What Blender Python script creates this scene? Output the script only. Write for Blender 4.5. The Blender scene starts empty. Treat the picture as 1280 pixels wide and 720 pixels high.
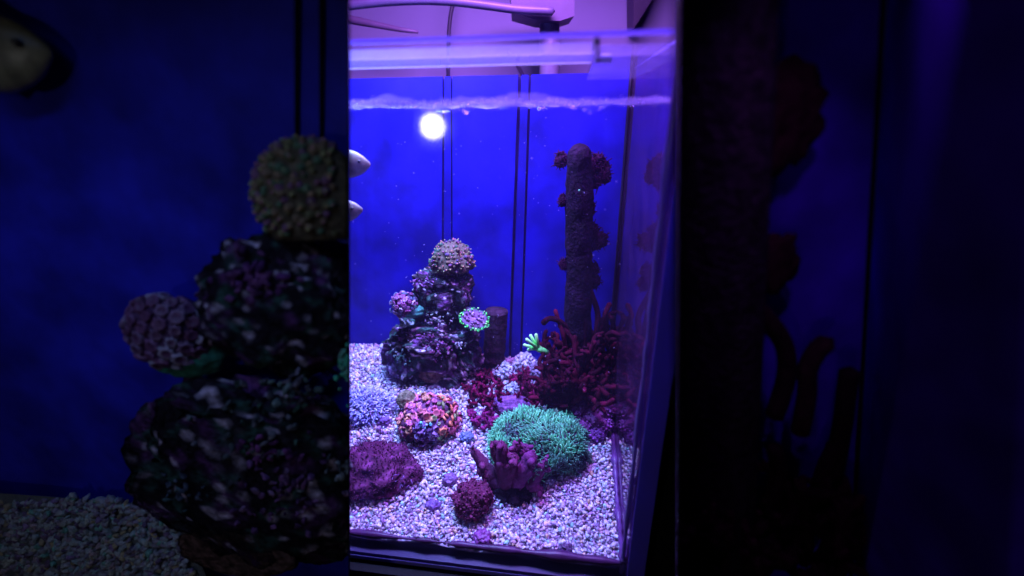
import bpy, bmesh, math, random
import numpy as np
from mathutils import Vector, noise as mnoise

random.seed(7); rng = np.random.default_rng(7)
SC = bpy.context.scene
COL = SC.collection

# ------------------------------------------------------------------ camera
F_PX, PITCH, ROLL, H = 560.0, math.radians(22), math.radians(-0.8), 0.40
cam_d = bpy.data.cameras.new('camera'); cam = bpy.data.objects.new('camera', cam_d); COL.objects.link(cam)
cam_d.sensor_width = 36; cam_d.lens = 36 * F_PX / 1280
cam_d.clip_start = 0.01; cam_d.clip_end = 50
cam.location = (0, 0, H)
from mathutils import Matrix
cam.rotation_euler = (Matrix.Rotation(math.pi / 2 - PITCH, 3, 'X') @ Matrix.Rotation(ROLL, 3, 'Z')).to_euler()
cam_d.dof.use_dof = True; cam_d.dof.focus_distance = 0.52; cam_d.dof.aperture_fstop = cam_d.lens / 6.2
SC.camera = cam

# ------------------------------------------------------------------ world, exposure
w = bpy.data.worlds.new('World'); SC.world = w; w.use_nodes = True
bg = w.node_tree.nodes['Background']; bg.inputs[0].default_value = (0.25, 0.12, 1, 1); bg.inputs[1].default_value = 0.004
SC.view_settings.view_transform = 'Standard'; SC.view_settings.look = 'None'
SC.view_settings.exposure = 0; SC.view_settings.gamma = 1; SC.view_settings.use_curve_mapping = False
SC.render.engine = 'CYCLES'
SC.cycles.use_denoising = True
SC.cycles.max_bounces = 5; SC.cycles.transparent_max_bounces = 14; SC.cycles.glossy_bounces = 4
SC.cycles.use_adaptive_sampling = True; SC.cycles.adaptive_threshold = 0.03
SC.cycles.caustics_reflective = False; SC.cycles.caustics_refractive = False
SC.cycles.sample_clamp_indirect = 4

# ------------------------------------------------------------------ measuring helpers (photo 1280x720 -> place)
def ray(x, y):
    a, b = x - 640, 360 - y
    c, s = math.cos(ROLL), math.sin(ROLL)
    X = a * c - b * s; Y = a * s + b * c
    return np.array([X, F_PX * math.cos(PITCH) + Y * math.sin(PITCH), -F_PX * math.sin(PITCH) + Y * math.cos(PITCH)])
CAM = np.array([0, 0, H])
def at(x, y, fw):
    d = ray(x, y); return CAM + d * fw / d[1]
def depth(P): return P[1] * math.cos(PITCH) - (P[2] - H) * math.sin(PITCH)
def pxm(P): return depth(P) / F_PX            # metres per photo pixel there

# tank frame
d = ray(781, 707); FR = CAM + d * (-H / d[2])            # inner front right floor corner
YAW = math.radians(8)
W = np.array([math.cos(YAW), -math.sin(YAW), 0]); D = np.array([math.sin(YAW), math.cos(YAW), 0]); Z = np.array([0, 0, 1.0])
TW, TD, RIM, WATER, GL = 0.42, 0.275, 0.437, 0.402, 0.009
GS = 0.0155        # the right pane is thicker
def T(wv, dv, z): return FR + W * wv + D * dv + Z * z
def to_tank(P): q = np.array(P) - FR; return q @ W, q @ D
def sstep(a, b, x): t = np.clip((x - a) / (b - a), 0, 1); return t * t * (3 - 2 * t)
def bed(x, y):
    q = np.stack([np.asarray(x) - FR[0], np.asarray(y) - FR[1], np.zeros_like(np.asarray(x, float))], -1)
    wv, dv = q @ W, q @ D
    left = sstep(-0.02, -0.24, wv) if False else np.clip(-wv / 0.26, 0, 1)
    return 0.058 * sstep(0.03, 0.26, dv) * (0.7 + 0.35 * left) + 0.0025 * np.sin(wv * 61 + 1) * np.cos(dv * 53)
def gp(x, y, lift=0.0):
    dd = ray(x, y); t = np.linspace(0.1 / dd[1], 1.2 / dd[1], 2400); Q = CAM + dd * t[:, None]
    hit = np.nonzero(Q[:, 2] <= bed(Q[:, 0], Q[:, 1]) + lift)[0]
    return Q[hit[0]] if len(hit) else CAM + dd * (0.55 / dd[1])

# ------------------------------------------------------------------ lights
def area(name, loc, to, sx, sy, power, col, spread=180):
    l = bpy.data.lights.new(name, 'AREA'); l.shape = 'RECTANGLE'; l.size = sx; l.size_y = sy
    l.energy = power; l.color = col; l.spread = math.radians(spread)
    o = bpy.data.objects.new(name, l); COL.objects.link(o); o.location = loc
    o.rotation_euler = (Vector(to) - Vector(loc)).to_track_quat('-Z', 'Y').to_euler()
    return o
area('tank_lamp_violet', T(-0.08, 0.17, 0.66), T(-0.09, 0.12, 0), 0.26, 0.12, 9.2, (0.56, 0.225, 1.0))
area('tank_lamp_blue', T(-0.25, 0.15, 0.62), T(-0.23, 0.17, 0), 0.10, 0.10, 4.8, (0.24, 0.42, 1.0), 110)
area('wall_fill', T(-.22, .20, .62), (-.12, .80, .50), 0.10, 0.06, 0.16, (0.50, 0.33, 1.0), 120)  # added fill light, brightens the wall behind the tank
area('left_fill_light', (-0.30, 0.10, 0.56), (-0.30, 0.32, 0.10), 0.40, 0.03, 0.095, (0.28, 0.44, 1.0), 80)  # added light, evens out the invented left tank
area('right_fill_light', (0.135, 0.145, 0.49), (0.185, 0.272, 0.12), 0.06, 0.02, 0.14, (0.55, 0.20, 1.0), 80)  # added light, brightens the backing of the invented right tank

# ------------------------------------------------------------------ mesh building
_ico = {}
def ico(n):
    if n not in _ico:
        bm = bmesh.new(); bmesh.ops.create_icosphere(bm, subdivisions=n, radius=1)
        v = np.array([p.co[:] for p in bm.verts]); bm.verts.index_update()
        f = [tuple(p.index for p in q.verts) for q in bm.faces]; bm.free(); _ico[n] = (v, f)
    return _ico[n]
def fb(p, sc=1.0, oct=3, seed=0.0):
    return mnoise.fractal(Vector((p[0] * sc + seed * 13.1, p[1] * sc - seed * 7.7, p[2] * sc + seed * 3.3)), 1.0, 2.0, oct)
def lerp(a, b, t):
    a, b, t = np.asarray(a, float), np.asarray(b, float), np.asarray(t, float); return a + (b - a) * t[..., None]

class MB:
    def __init__(self): self.v, self.f, self.c, self.n = [], [], [], 0
    def add(self, v, f, col=(0.5, 0.5, 0.5)):
        v = np.asarray(v, float); col = np.asarray(col, float)
        if col.ndim == 1: col = np.tile(col[:3], (len(v), 1))
        self.v.append(v); self.c.append(col[:, :3]); o = self.n
        self.f += [tuple(i + o for i in q) for q in f]; self.n += len(v); return self
    def box(self, c, sx, sy, sz, col=(.5, .5, .5), ax=None):
        A = ax or (np.array([1., 0, 0]), np.array([0, 1., 0]), Z); c = np.asarray(c, float); v = []
        for k in (-1, 1):
            for j in (-1, 1):
                for i in (-1, 1): v.append(c + A[0] * i * sx / 2 + A[1] * j * sy / 2 + A[2] * k * sz / 2)
        return self.add(v, [(0, 2, 3, 1), (4, 5, 7, 6), (0, 1, 5, 4), (2, 6, 7, 3), (0, 4, 6, 2), (1, 3, 7, 5)], col)
    def tbox(self, w0, w1, d0, d1, z0, z1, col=(.5, .5, .5)):       # box in the tank's own axes
        return self.box(T((w0 + w1) / 2, (d0 + d1) / 2, (z0 + z1) / 2), abs(w1 - w0), abs(d1 - d0), abs(z1 - z0), col, (W, D, Z))
    def tube(self, pts, rad, n=8, col=(.5, .5, .5), cap=True, capk=.8):
        pts = np.asarray(pts, float); m = len(pts); rad = np.broadcast_to(np.asarray(rad, float), (m,))
        tg = np.gradient(pts, axis=0); tg /= np.linalg.norm(tg, axis=1)[:, None] + 1e-12
        up = np.array([0, 0, 1.0]) if abs(tg[0][2]) < 0.9 else np.array([1.0, 0, 0])
        v = []; u = np.cross(tg[0], up)
        for i in range(m):
            u = u - tg[i] * (u @ tg[i]); u /= np.linalg.norm(u) + 1e-12; b = np.cross(tg[i], u)
            for k in range(n):
                a = 2 * math.pi * k / n; v.append(pts[i] + rad[i] * (math.cos(a) * u + math.sin(a) * b))
        f = [(i * n + k, i * n + (k + 1) % n, (i + 1) * n + (k + 1) % n, (i + 1) * n + k) for i in range(m - 1) for k in range(n)]
        col = np.asarray(col, float)
        if col.ndim == 2: col = np.repeat(col, n, axis=0)
        if cap:
            v.append(pts[0] - tg[0] * rad[0] * .6); v.append(pts[-1] + tg[-1] * rad[-1] * capk); a, b = m * n, m * n + 1
            f += [(a, (k + 1) % n, k) for k in range(n)] + [(b, (m - 1) * n + k, (m - 1) * n + (k + 1) % n) for k in range(n)]
            if col.ndim == 2: col = np.vstack([col, col[0], col[-1]])
        return self.add(v, f, col)
    def ball(self, c, r, col, n=2):
        v, f = ico(n); return self.add(np.asarray(c) + v * np.asarray(r), f, col)
    def build(self, name, mat, parent=None, smooth=True, origin=None):
        me = bpy.data.meshes.new(name); V = np.vstack(self.v) if self.v else np.zeros((0, 3))
        org = np.asarray(origin if origin is not None else (parent_loc(parent) if parent else V.mean(0)), float)
        me.from_pydata((V - org).tolist(), [], self.f)
        ca = me.color_attributes.new('Col', 'FLOAT_COLOR', 'POINT')
        ca.data.foreach_set('color', np.hstack([np.vstack(self.c), np.ones((self.n, 1))]).astype(np.float32).ravel())
        if smooth: me.polygons.foreach_set('use_smooth', [True] * len(me.polygons))
        me.materials.append(mat); me.update()
        o = bpy.data.objects.new(name, me); COL.objects.link(o)
        if parent: o.parent = parent; o.location = org - parent_loc(parent, True)
        else: o.location = org
        return o
_loc = {}
def parent_loc(p, rel=False):
    q = np.array(p.location)
    while p.parent: p = p.parent; q = q + np.array(p.location)
    return q
def tag(o, label=None, cat=None, group=None, kind=None):
    for k, v in (('label', label), ('category', cat), ('group', group), ('kind', kind)):
        if v: o[k] = v
    return o
def thing(name, label, cat, loc, group=None):
    o = bpy.data.objects.new(name, None); COL.objects.link(o); o.location = [float(t) for t in loc]; o.empty_display_size = .02
    return tag(o, label, cat, group)

# ------------------------------------------------------------------ materials
def nt(name):
    m = bpy.data.materials.new(name); m.use_nodes = True; t = m.node_tree; t.nodes.clear()
    out = t.nodes.new('ShaderNodeOutputMaterial'); return m, t, out
def vcol(name, rough=0.6, var=0.35, scale=120, bump=0.3, bscale=300, spec=0.3, sss=0.0, bdist=0.001):
    """attribute colour times fine procedural variation, with procedural relief"""
    m, t, out = nt(name); N, L = t.nodes, t.links
    p = N.new('ShaderNodeBsdfPrincipled'); a = N.new('ShaderNodeAttribute'); a.attribute_name = 'Col'
    tc = N.new('ShaderNodeTexCoord'); n1 = N.new('ShaderNodeTexNoise'); n1.inputs['Scale'].default_value = scale; n1.inputs['Detail'].default_value = 4
    L.new(tc.outputs['Object'], n1.inputs['Vector'])
    mr = N.new('ShaderNodeMapRange'); mr.inputs[1].default_value = .3; mr.inputs[2].default_value = .7; mr.inputs[3].default_value = 1 - var; mr.inputs[4].default_value = 1 + var
    L.new(n1.outputs['Fac'], mr.inputs[0])
    mx = N.new('ShaderNodeVectorMath'); mx.operation = 'SCALE'; L.new(a.outputs['Color'], mx.inputs[0]); L.new(mr.outputs[0], mx.inputs['Scale'])
    L.new(mx.outputs[0], p.inputs['Base Color']); p.inputs['Roughness'].default_value = rough; p.inputs['Specular IOR Level'].default_value = spec
    if sss: p.inputs['Subsurface Weight'].default_value = sss; p.inputs['Subsurface Radius'].default_value = (.004, .002, .004); p.inputs['Subsurface Scale'].default_value = 1
    n2 = N.new('ShaderNodeTexNoise'); n2.inputs['Scale'].default_value = bscale; n2.inputs['Detail'].default_value = 5; L.new(tc.outputs['Object'], n2.inputs['Vector'])
    b = N.new('ShaderNodeBump'); b.inputs['Strength'].default_value = bump; b.inputs['Distance'].default_value = bdist
    L.new(n2.outputs['Fac'], b.inputs['Height']); L.new(b.outputs[0], p.inputs['Normal']); L.new(p.outputs[0], out.inputs[0]); return m
def glassy(name, ior=1.5, tint=(1, 1, 1), film=0.0, filmcol=(.6, .55, 1), rough=0.0, bump=0.0, bscale=40):
    """thin clear sheet: mirrors by Fresnel, lets the rest through, optional faint blotchy film of colour"""
    m, t, out = nt(name); N, L = t.nodes, t.links
    f0 = ((ior - 1) / (ior + 1)) ** 2
    lw = N.new('ShaderNodeLayerWeight'); lw.inputs[0].default_value = .5
    pw = N.new('ShaderNodeMath'); pw.operation = 'POWER'; pw.inputs[1].default_value = 5; L.new(lw.outputs['Facing'], pw.inputs[0])
    fr = N.new('ShaderNodeMath'); fr.operation = 'MULTIPLY_ADD'; fr.inputs[1].default_value = 1 - f0; fr.inputs[2].default_value = f0; L.new(pw.outputs[0], fr.inputs[0])
    tr = N.new('ShaderNodeBsdfTransparent'); tr.inputs[0].default_value = (*tint, 1)
    gl = N.new('ShaderNodeBsdfGlossy'); gl.inputs['Roughness'].default_value = rough
    mx = N.new('ShaderNodeMixShader'); L.new(fr.outputs[0], mx.inputs[0]); L.new(gl.outputs[0], mx.inputs[2])
    if bump:
        tc = N.new('ShaderNodeTexCoord'); n2 = N.new('ShaderNodeTexNoise'); n2.inputs['Scale'].default_value = bscale; n2.inputs['Detail'].default_value = 3
        L.new(tc.outputs['Object'], n2.inputs['Vector'])
        b = N.new('ShaderNodeBump'); b.inputs['Strength'].default_value = bump; b.inputs['Distance'].default_value = .01
        L.new(n2.outputs['Fac'], b.inputs['Height']); L.new(b.outputs[0], gl.inputs['Normal']); L.new(b.outputs[0], lw.inputs['Normal'])
    if film:
        df = N.new('ShaderNodeBsdfDiffuse'); df.inputs[0].default_value = (*filmcol, 1)
        tl = N.new('ShaderNodeBsdfTranslucent'); tl.inputs[0].default_value = (*filmcol, 1)
        ad = N.new('ShaderNodeMixShader'); ad.inputs[0].default_value = .5; L.new(df.outputs[0], ad.inputs[1]); L.new(tl.outputs[0], ad.inputs[2])
        m2 = N.new('ShaderNodeMixShader')
        tc = N.new('ShaderNodeTexCoord'); n3 = N.new('ShaderNodeTexNoise'); n3.inputs['Scale'].default_value = 30; n3.inputs['Detail'].default_value = 4
        L.new(tc.outputs['Object'], n3.inputs['Vector'])
        mr = N.new('ShaderNodeMapRange'); mr.inputs[1].default_value = .3; mr.inputs[2].default_value = .7; mr.inputs[3].default_value = film * .5; mr.inputs[4].default_value = film * 1.5
        L.new(n3.outputs['Fac'], mr.inputs[0]); L.new(mr.outputs[0], m2.inputs[0])
        L.new(tr.outputs[0], m2.inputs[1]); L.new(ad.outputs[0], m2.inputs[2]); L.new(m2.outputs[0], mx.inputs[1])
    else: L.new(tr.outputs[0], mx.inputs[1])
    L.new(mx.outputs[0], out.inputs[0]); return m
def emit(name, col, s):
    m, t, out = nt(name); e = t.nodes.new('ShaderNodeEmission'); e.inputs[0].default_value = (*col, 1); e.inputs[1].default_value = s
    t.links.new(e.outputs[0], out.inputs[0]); return m

M_ROCK = vcol('live_rock', .85, .7, 140, 1.0, 260, .12, bdist=.004)
M_GRAVEL = vcol('coral_gravel', .45, .25, 500, .3, 700, .4)
M_SOFT = vcol('soft_coral', .75, .4, 260, .7, 600, .15)
M_POLYP = vcol('polyp_tissue', .4, .25, 400, .2, 800, .4)
M_ALGA = vcol('red_alga', .85, .5, 150, .4, 400, .06)
M_FISH = vcol('fish_skin', .35, .2, 200, .15, 900, .5)
M_PLASTIC = vcol('dull_plastic', .45, .15, 30, .05, 200, .4)
M_BLACK = vcol('black_board', .6, .3, 25, .1, 120, .2)
M_WALL = vcol('painted_wall', .8, .06, 6, .1, 150, .2)
M_BLUE = vcol('blue_backing', .5, .42, 19, .05, 120, .2)
M_SILICONE = vcol('silicone', .4, .3, 60, .2, 200, .3)
M_GLASS = glassy('tank_glass', 1.5, (.985, .985, 1), .012)
M_CLEAR = glassy('clear_glass', 1.5, (.985, .985, 1))
M_SIDE = glassy('side_glass', 1.55, (.7, .6, .85), .16, (.45, .14, .5), .03)  # blotchy mauve film paints pinkish reflections into the glass
def frosty(name, rough=.3):
    m, t, out = nt(name); N, L = t.nodes, t.links; a = N.new('ShaderNodeAttribute'); a.attribute_name = 'Col'
    d = N.new('ShaderNodeBsdfDiffuse'); tl = N.new('ShaderNodeBsdfTranslucent'); gl = N.new('ShaderNodeBsdfGlossy'); gl.inputs['Roughness'].default_value = rough
    m1 = N.new('ShaderNodeMixShader'); m1.inputs[0].default_value = .5; m2 = N.new('ShaderNodeMixShader'); m2.inputs[0].default_value = .08
    L.new(a.outputs['Color'], d.inputs[0]); L.new(a.outputs['Color'], tl.inputs[0]); L.new(d.outputs[0], m1.inputs[1]); L.new(tl.outputs[0], m1.inputs[2])
    L.new(m1.outputs[0], m2.inputs[1]); L.new(gl.outputs[0], m2.inputs[2]); L.new(m2.outputs[0], out.inputs[0]); return m
M_EDGE = frosty('glass_edge')
M_BRACE = glassy('brace_glass', 1.5, (.86, .84, .98), .14, (.6, .58, .95))
M_WATER = glassy('water_surface', 1.33, (.97, .97, 1), .16, (.6, .55, .95), .05, .5, 70)
BLACK = (.006, .006, .008)

# ================================================================== SETTING
o = MB().box((0, .82, .45), 4, .02, 2.6, (.24, .20, .38)).build('wall', M_WALL, smooth=False); tag(o, kind='structure')
o = MB().box((0, .2, -.92), 4, 3.2, .02, (.02, .018, .02)).build('floor', M_BLACK, smooth=False); tag(o, kind='structure')

# ------------------------------------------------------------------ lit tank
st = thing('tank_stand', 'black cabinet under the brightly lit aquarium', 'cabinet', T(-TW / 2, .13, -.9))
MB().tbox(-TW - .02, .02, -.02, TD + .03, -.9, -.024, BLACK).build('cabinet_body', M_BLACK, st, False)
MB().tbox(-TW - .022, .022, -.026, TD + .034, -.9, -.86, (.02, .02, .02)).build('plinth', M_BLACK, st, False)

tank = thing('aquarium', 'brightly lit glass aquarium with blue backing and gravel bed', 'aquarium', T(-TW / 2, TD / 2, -.022))
g0 = -.012
MB().tbox(-TW - GL, GS, -GL, TD + GL, g0 - .010, g0, (.10, .06, .22)).build('bottom_pane', M_EDGE, tank, False)
MB().tbox(-TW, 0, -GL, -.0005, g0 + .001, RIM, (.9, .9, 1)).build('front_pane', M_GLASS, tank, False)
MB().tbox(.0005, GS, -GL, TD + GL, g0 + .001, RIM, (.9, .9, 1)).build('side_pane', M_SIDE, tank, False)
MB().tbox(-TW - GL, -TW - .0005, -GL, TD + GL, g0 + .001, RIM, (.9, .9, 1)).build('side_pane', M_GLASS, tank, False)
MB().tbox(-.001, GS + .001, TD + GL + .0003, TD + GL + .002, g0, RIM, BLACK).build('end_blocker', M_BLACK, tank, False)  # added black cap, hides the wall seen through the pane's end
# polished front edge of the right pane, bottom edge, silicone seams
MB().tbox(.001, GS + .0006, -GL - .0012, -GL - .0002, g0, RIM, (.28, .20, .70)).build('pane_edge', M_EDGE, tank, False)
MB().tbox(GS + .0002, GS + .0012, -GL, TD + GL, g0, RIM, (.02, .012, .03)).build('dark_room_sheet', M_BLACK, tank, False)  # black sheet standing in for the dark room beyond the pane
MB().tbox(-TW, 0, -GL - .0012, -GL - .0002, g0 - .009, g0 - .004, (.42, .30, .9)).build('bottom_edge', M_EDGE, tank, False)
def seam(p0, p1, r, name, col, jag=.0, mat=M_SILICONE):
    n = 40; pts = [np.asarray(p0) + (np.asarray(p1) - p0) * i / (n - 1) for i in range(n)]
    rr = [r * (1 + jag * fb((i * .35, 0, r * 100), 1, 3)) for i in range(n)]
    return MB().tube(pts, rr, 8, col).build(name, mat, tank)
seam(T(-.002, .002, g0), T(-.002, .002, RIM - .004), .0024, 'silicone_seam', (.24, .14, .42), .9, M_EDGE)
seam(T(-.0015, TD - .002, g0), T(-.0015, TD - .002, RIM - .004), .0018, 'silicone_seam', (.01, .006, .02), .3)
seam(T(-TW, .0015, .001), T(0, .0015, .001), .0028, 'silicone_seam', (.07, .018, .08), 1.4)
q = []
for dv in np.linspace(0, TD - .003, 50):
    P = T(-.0016, dv, 0); P[2] = float(bed(P[0], P[1])) + .003; q.append(P)
MB().tube(q, [.0032 * (1 + 1.1 * fb((i * .45, 5, 0), 1, 4)) for i in range(50)], 8, (.11, .04, .17)).build('silicone_seam', M_SILICONE, tank)
# back: blue boards with dark joints between them
def on_back(x, y):      # tank width and height of a photo point on the back plane
    dd = ray(x, y); t = (FR @ D + TD - CAM @ D) / (dd @ D); q = CAM + dd * t; return (q - FR) @ W, q[2]
def joint(x0, x1):
    (wa, za), (wb, zb) = on_back(x0, 140), on_back(x1, 420); return lambda z: wa + (wb - wa) * (z - za) / (zb - za)
cuts = [lambda z: -TW, joint(554, 553), joint(564.5, 565), joint(648, 638), joint(661, 652), lambda z: 0.0]
for i in range(5):
    narrow = i in (1, 3)
    c = (.009, .005, .265) if not narrow else (.008, .004, .21)
    g = (.0003, .0013, .0010, .0020, .0016, .0003); d0, d1 = TD + (.0008 if narrow else 0), TD + .004
    v = []
    for z in (g0 + .001, RIM - .002):
        for (k, dv) in ((i, d0), (i + 1, d0), (i + 1, d1), (i, d1)): v.append(T(cuts[k](z) + (g[k] if k == i else -g[k]), dv, z))
    MB().add(v, [(3, 2, 1, 0), (4, 5, 6, 7), (0, 1, 5, 4), (1, 2, 6, 5), (2, 3, 7, 6), (3, 0, 4, 7)], c).build('backing_board', M_BLUE, tank, False)
MB().tbox(-TW, 0, TD + .005, TD + GL, g0 + .001, RIM - .004, (.012, .006, .09)).build('back_panel', M_BLACK, tank, False)
# euro brace: front strip and right strip, polished edges
MB().tbox(-TW, -.052, .0005, .060, RIM - .008, RIM - .002, (.4, .4, .8)).build('brace', M_BRACE, tank, False)
MB().tbox(-TW, -.052, .0602, .0625, RIM - .0085, RIM - .0015, (.92, .95, 1)).build('brace_edge', M_EDGE, tank, False)
MB().tbox(-.0515, -.0005, .0005, TD - .01, RIM - .010, RIM - .004, (.4, .4, .8)).build('brace', M_BRACE, tank, False)
MB().tbox(-TW, GS, -GL + .0002, -.0008, RIM + .0002, RIM + .0022, (.46, .42, .9)).build('rim_edge', M_EDGE, tank, False)
MB().tbox(.0008, GS - .0005, .0, TD, RIM + .0002, RIM + .0022, (.46, .42, .9)).build('rim_edge', M_EDGE, tank, False)

# water surface: rippled sheet with a raised edge where it clings to the glass
nx, ny = 220, 150; v = []; f = []
for j in range(ny + 1):
    for i in range(nx + 1):
        wv = -TW + .0008 + (TW - .0016) * i / nx; dv = .0004 + (TD - .0025) * (j / ny) ** 1.5
        h = .0026 * fb((wv * 22, dv * 30, 0), 1, 3, 1) + .0014 * fb((wv * 80, dv * 70, 0), 1, 2, 5)
        e = math.exp(-dv / .0035); h += e * (.0022 + .0035 * max(0, fb((wv * 60, 0, 2), 1, 3, 2)))
        v.append(T(wv, dv, WATER + h))
for j in range(ny):
    for i in range(nx):
        a = j * (nx + 1) + i; f.append((a, a + 1, a + nx + 2, a + nx + 1))
o = MB().add(v, f, (.6, .6, 1)).build('water', M_WATER); tag(o, kind='structure')

# meniscus climbing the front glass; its pale film paints in the lilac haze
v = []; f = []; nn = 900
for i in range(nn + 1):
    wv = -TW + .001 + (TW - .002) * i / nn
    up = .0030 + .0042 * max(-.5, fb((wv * 24, 0, 3), 1, 5, 4)) + .0012 * fb((wv * 160, 0, 3), 1, 3, 4); dn = .0034 + .0036 * max(-.6, fb((wv * 42, 0, 7), 1, 5, 6)) + .0014 * fb((wv * 190, 0, 7), 1, 3, 4)
    for (hh, dv) in ((up, .0007), (up * .3, .0022), (-dn * .4, .0030), (-dn, .0009)): v.append(T(wv, dv, WATER + .0006 + hh))
for i in range(nn):
    for k in range(3): a = i * 4 + k; f.append((a, a + 4, a + 5, a + 1))
mn = MB().add(v, f, (.7, .65, 1)).build('meniscus', glassy('meniscus', 1.33, (.9, .9, 1), .13, (.85, .75, .95), .05, 1.0, 160), o)
# tiny pale beads painting glints along the waterline at the front glass
b = MB()
for k in range(420):
    wv = -rng.random() ** .8 * .30; r = .0002 + .0006 * rng.random() ** 3
    dv = .001 + rng.random() * .006
    b.ball(T(wv, dv + r, WATER + .001 + rng.normal() * .0011 + .002 * fb((wv * 40, 0, 0), 1, 2, 9)), r, (.85, .8, 1), 1)
o = b.build('glint_beads', M_EDGE); tag(o, 'fine pale beads standing for glints along the waterline on the glass', 'glint_beads', kind='stuff')

# fine particles drifting in the water
b = MB()
for k in range(150):
    b.ball(T(-rng.uniform(.01, .30), rng.uniform(.02, .26), rng.uniform(.10, .39)), rng.uniform(.00018, .0005), (.6, .55, .8), 1)
tag(b.build('drifting_specks', M_EDGE), 'fine pale specks drifting in the blue water', 'specks', kind='stuff')

# ------------------------------------------------------------------ gravel
n = 90; v = []; f = []
for j in range(n + 1):
    for i in range(n + 1):
        P = T(-TW + (TW - .001) * i / n, .0006 + (TD - .003) * j / n, 0); P[2] = bed(P[0], P[1]) - .004; v.append(P)
for j in range(n):
    for i in range(n):
        a = j * (n + 1) + i; f.append((a, a + 1, a + n + 2, a + n + 1))
o = MB().add(v, f, (.30, .26, .34)).build('gravel_bed', M_GRAVEL); tag(o, kind='structure')

PAL = np.array([(.88, .80, .86), (.80, .70, .84), (.92, .86, .86), (.70, .55, .78), (.70, .8, .92), (.60, .42, .62), (.92, .58, .70), (.40, .22, .46), (.45, .88, .78), (.95, .66, .42), (.28, .18, .34), (.70, .38, .78)])  # saturated tints paint dispersion glints into the grain colours
PW = np.array([.17, .15, .13, .12, .07, .09, .07, .06, .04, .035, .035, .03]); PW /= PW.sum()
def grain(mb, P, r, sub, col, flat=.55):
    vv, ff = ico(sub)
    A = np.linalg.qr(rng.normal(size=(3, 3)))[0]
    s = np.array([1.0 + .35 * rng.random(), .62 + .25 * rng.random(), flat + .2 * rng.random()]) * r
    q = vv * (1 + .20 * rng.normal(size=(len(vv), 1))) if sub > 1 else vv * (1 + .25 * rng.normal(size=(len(vv), 1)))
    R = (q * s) @ A
    mb.add(P + R, ff, col)
gm = MB(); sp = .0037
for layer in range(2):
    for i in range(int(TW / sp)):
        for j in range(int((TD - .004) / sp)):
            wv = -TW + .002 + (i + .5 + rng.uniform(-.45, .45)) * sp; dv = .003 + (j + .5 + rng.uniform(-.45, .45)) * sp
            if wv > -.003 or wv < -.412: continue
            P = T(wv, dv, 0); r = .0011 + .0017 * rng.random() ** 1.5 + (.0012 if rng.random() < .05 else 0)
            P[2] = bed(P[0], P[1]) + (-.0022 if layer == 0 else rng.uniform(-.0005, .0015))
            c = PAL[rng.choice(len(PAL), p=PW)] * rng.uniform(.6, 1.08)
            grain(gm, P, r, 1 if layer == 0 else 2, c)
            
o = gm.build('gravel', M_GRAVEL, smooth=True); tag(o, 'pale crushed coral gravel covering the floor of the lit aquarium', 'gravel', kind='stuff')

# ------------------------------------------------------------------ organic builders
def rock(mb, c, r, seed, amp=.28, sc=2.2, sub=5, flat_bottom=None, pal=None, clamp=None, boxy=1.0):
    vv, ff = ico(sub); out = []; cols = []
    r = np.asarray(r, float)
    for q in vv:
        k = 1 + amp * fb(q, sc, 5, seed) + .5 * amp * (abs(fb(q, sc * 2.6, 3, seed + 3)) - .35) - .5 * amp * max(0, fb(q, sc * 3.5, 2, seed + 8) - .2)
        p = np.asarray(c) + (q if boxy == 1 else np.sign(q) * np.abs(q) ** boxy) * r * k
        if flat_bottom is not None and p[2] < flat_bottom: p[2] = flat_bottom
        if clamp is not None: p = clamp(p)
        out.append(p)
        base = np.array((.018, .014, .021))
        m1 = fb(q, 3.1, 4, seed + 20); m2 = fb(q, 4.5, 4, seed + 31); m3 = fb(q, 9, 3, seed + 41)
        if m1 > .18: base = base + (np.array((.17, .055, .20)) - base) * min(1, (m1 - .18) * 4) * (.5 + .5 * (q[2] + 1) / 2)
        if m2 > .22: base = base + (np.array((.05, .13, .10)) - base) * min(1, (m2 - .22) * 5) * .8
        if m3 > .42: base = base + (np.array((.75, .62, .75)) - base) * min(1, (m3 - .42) * 8)
        if pal is not None: base = pal(q, base)
        cols.append(base)
    mb.add(out, ff, np.clip(cols, 0, 1)); return mb
def fib(n, zmin=-1.0):
    out = []; ga = math.pi * (3 - 5 ** .5)
    for i in range(n):
        z = 1 - (1 - zmin) * (i + .5) / n; r = math.sqrt(max(0, 1 - z * z)); out.append(np.array([r * math.cos(ga * i), r * math.sin(ga * i), z]))
    return out
def frame_of(nrm):
    nrm = nrm / np.linalg.norm(nrm); u = np.cross(nrm, [0, 0, 1.0] if abs(nrm[2]) < .9 else [1.0, 0, 0]); u /= np.linalg.norm(u); return u, np.cross(nrm, u), nrm
def polyp(mb, P, nrm, r, rim, mid, n=9, petals=True):
    """a small flower-like polyp: cupped disc with pointed petals round a darker mouth"""
    u, v2, k = frame_of(nrm); vs = [P + k * r * .10]; cs = [mid]
    rings = ((.35, .22, mid), (.72, .34, rim), (1.0, .18, rim), (1.0, -.25, np.asarray(rim) * .4))
    m = n * 2
    for (rr, hh, c) in rings:
        for i in range(m):
            a = 2 * math.pi * i / m; q = rr * (1 if i % 2 == 0 or rr < .9 or not petals else .62)
            vs.append(P + r * (q * (math.cos(a) * u + math.sin(a) * v2)) + k * r * hh); cs.append(c)
    fs = [(0, 1 + i, 1 + (i + 1) % m) for i in range(m)]
    for q in range(len(rings) - 1):
        o0 = 1 + q * m; fs += [(o0 + i, o0 + m + i, o0 + m + (i + 1) % m, o0 + (i + 1) % m) for i in range(m)]
    mb.add(vs, fs, np.array(cs))
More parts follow.
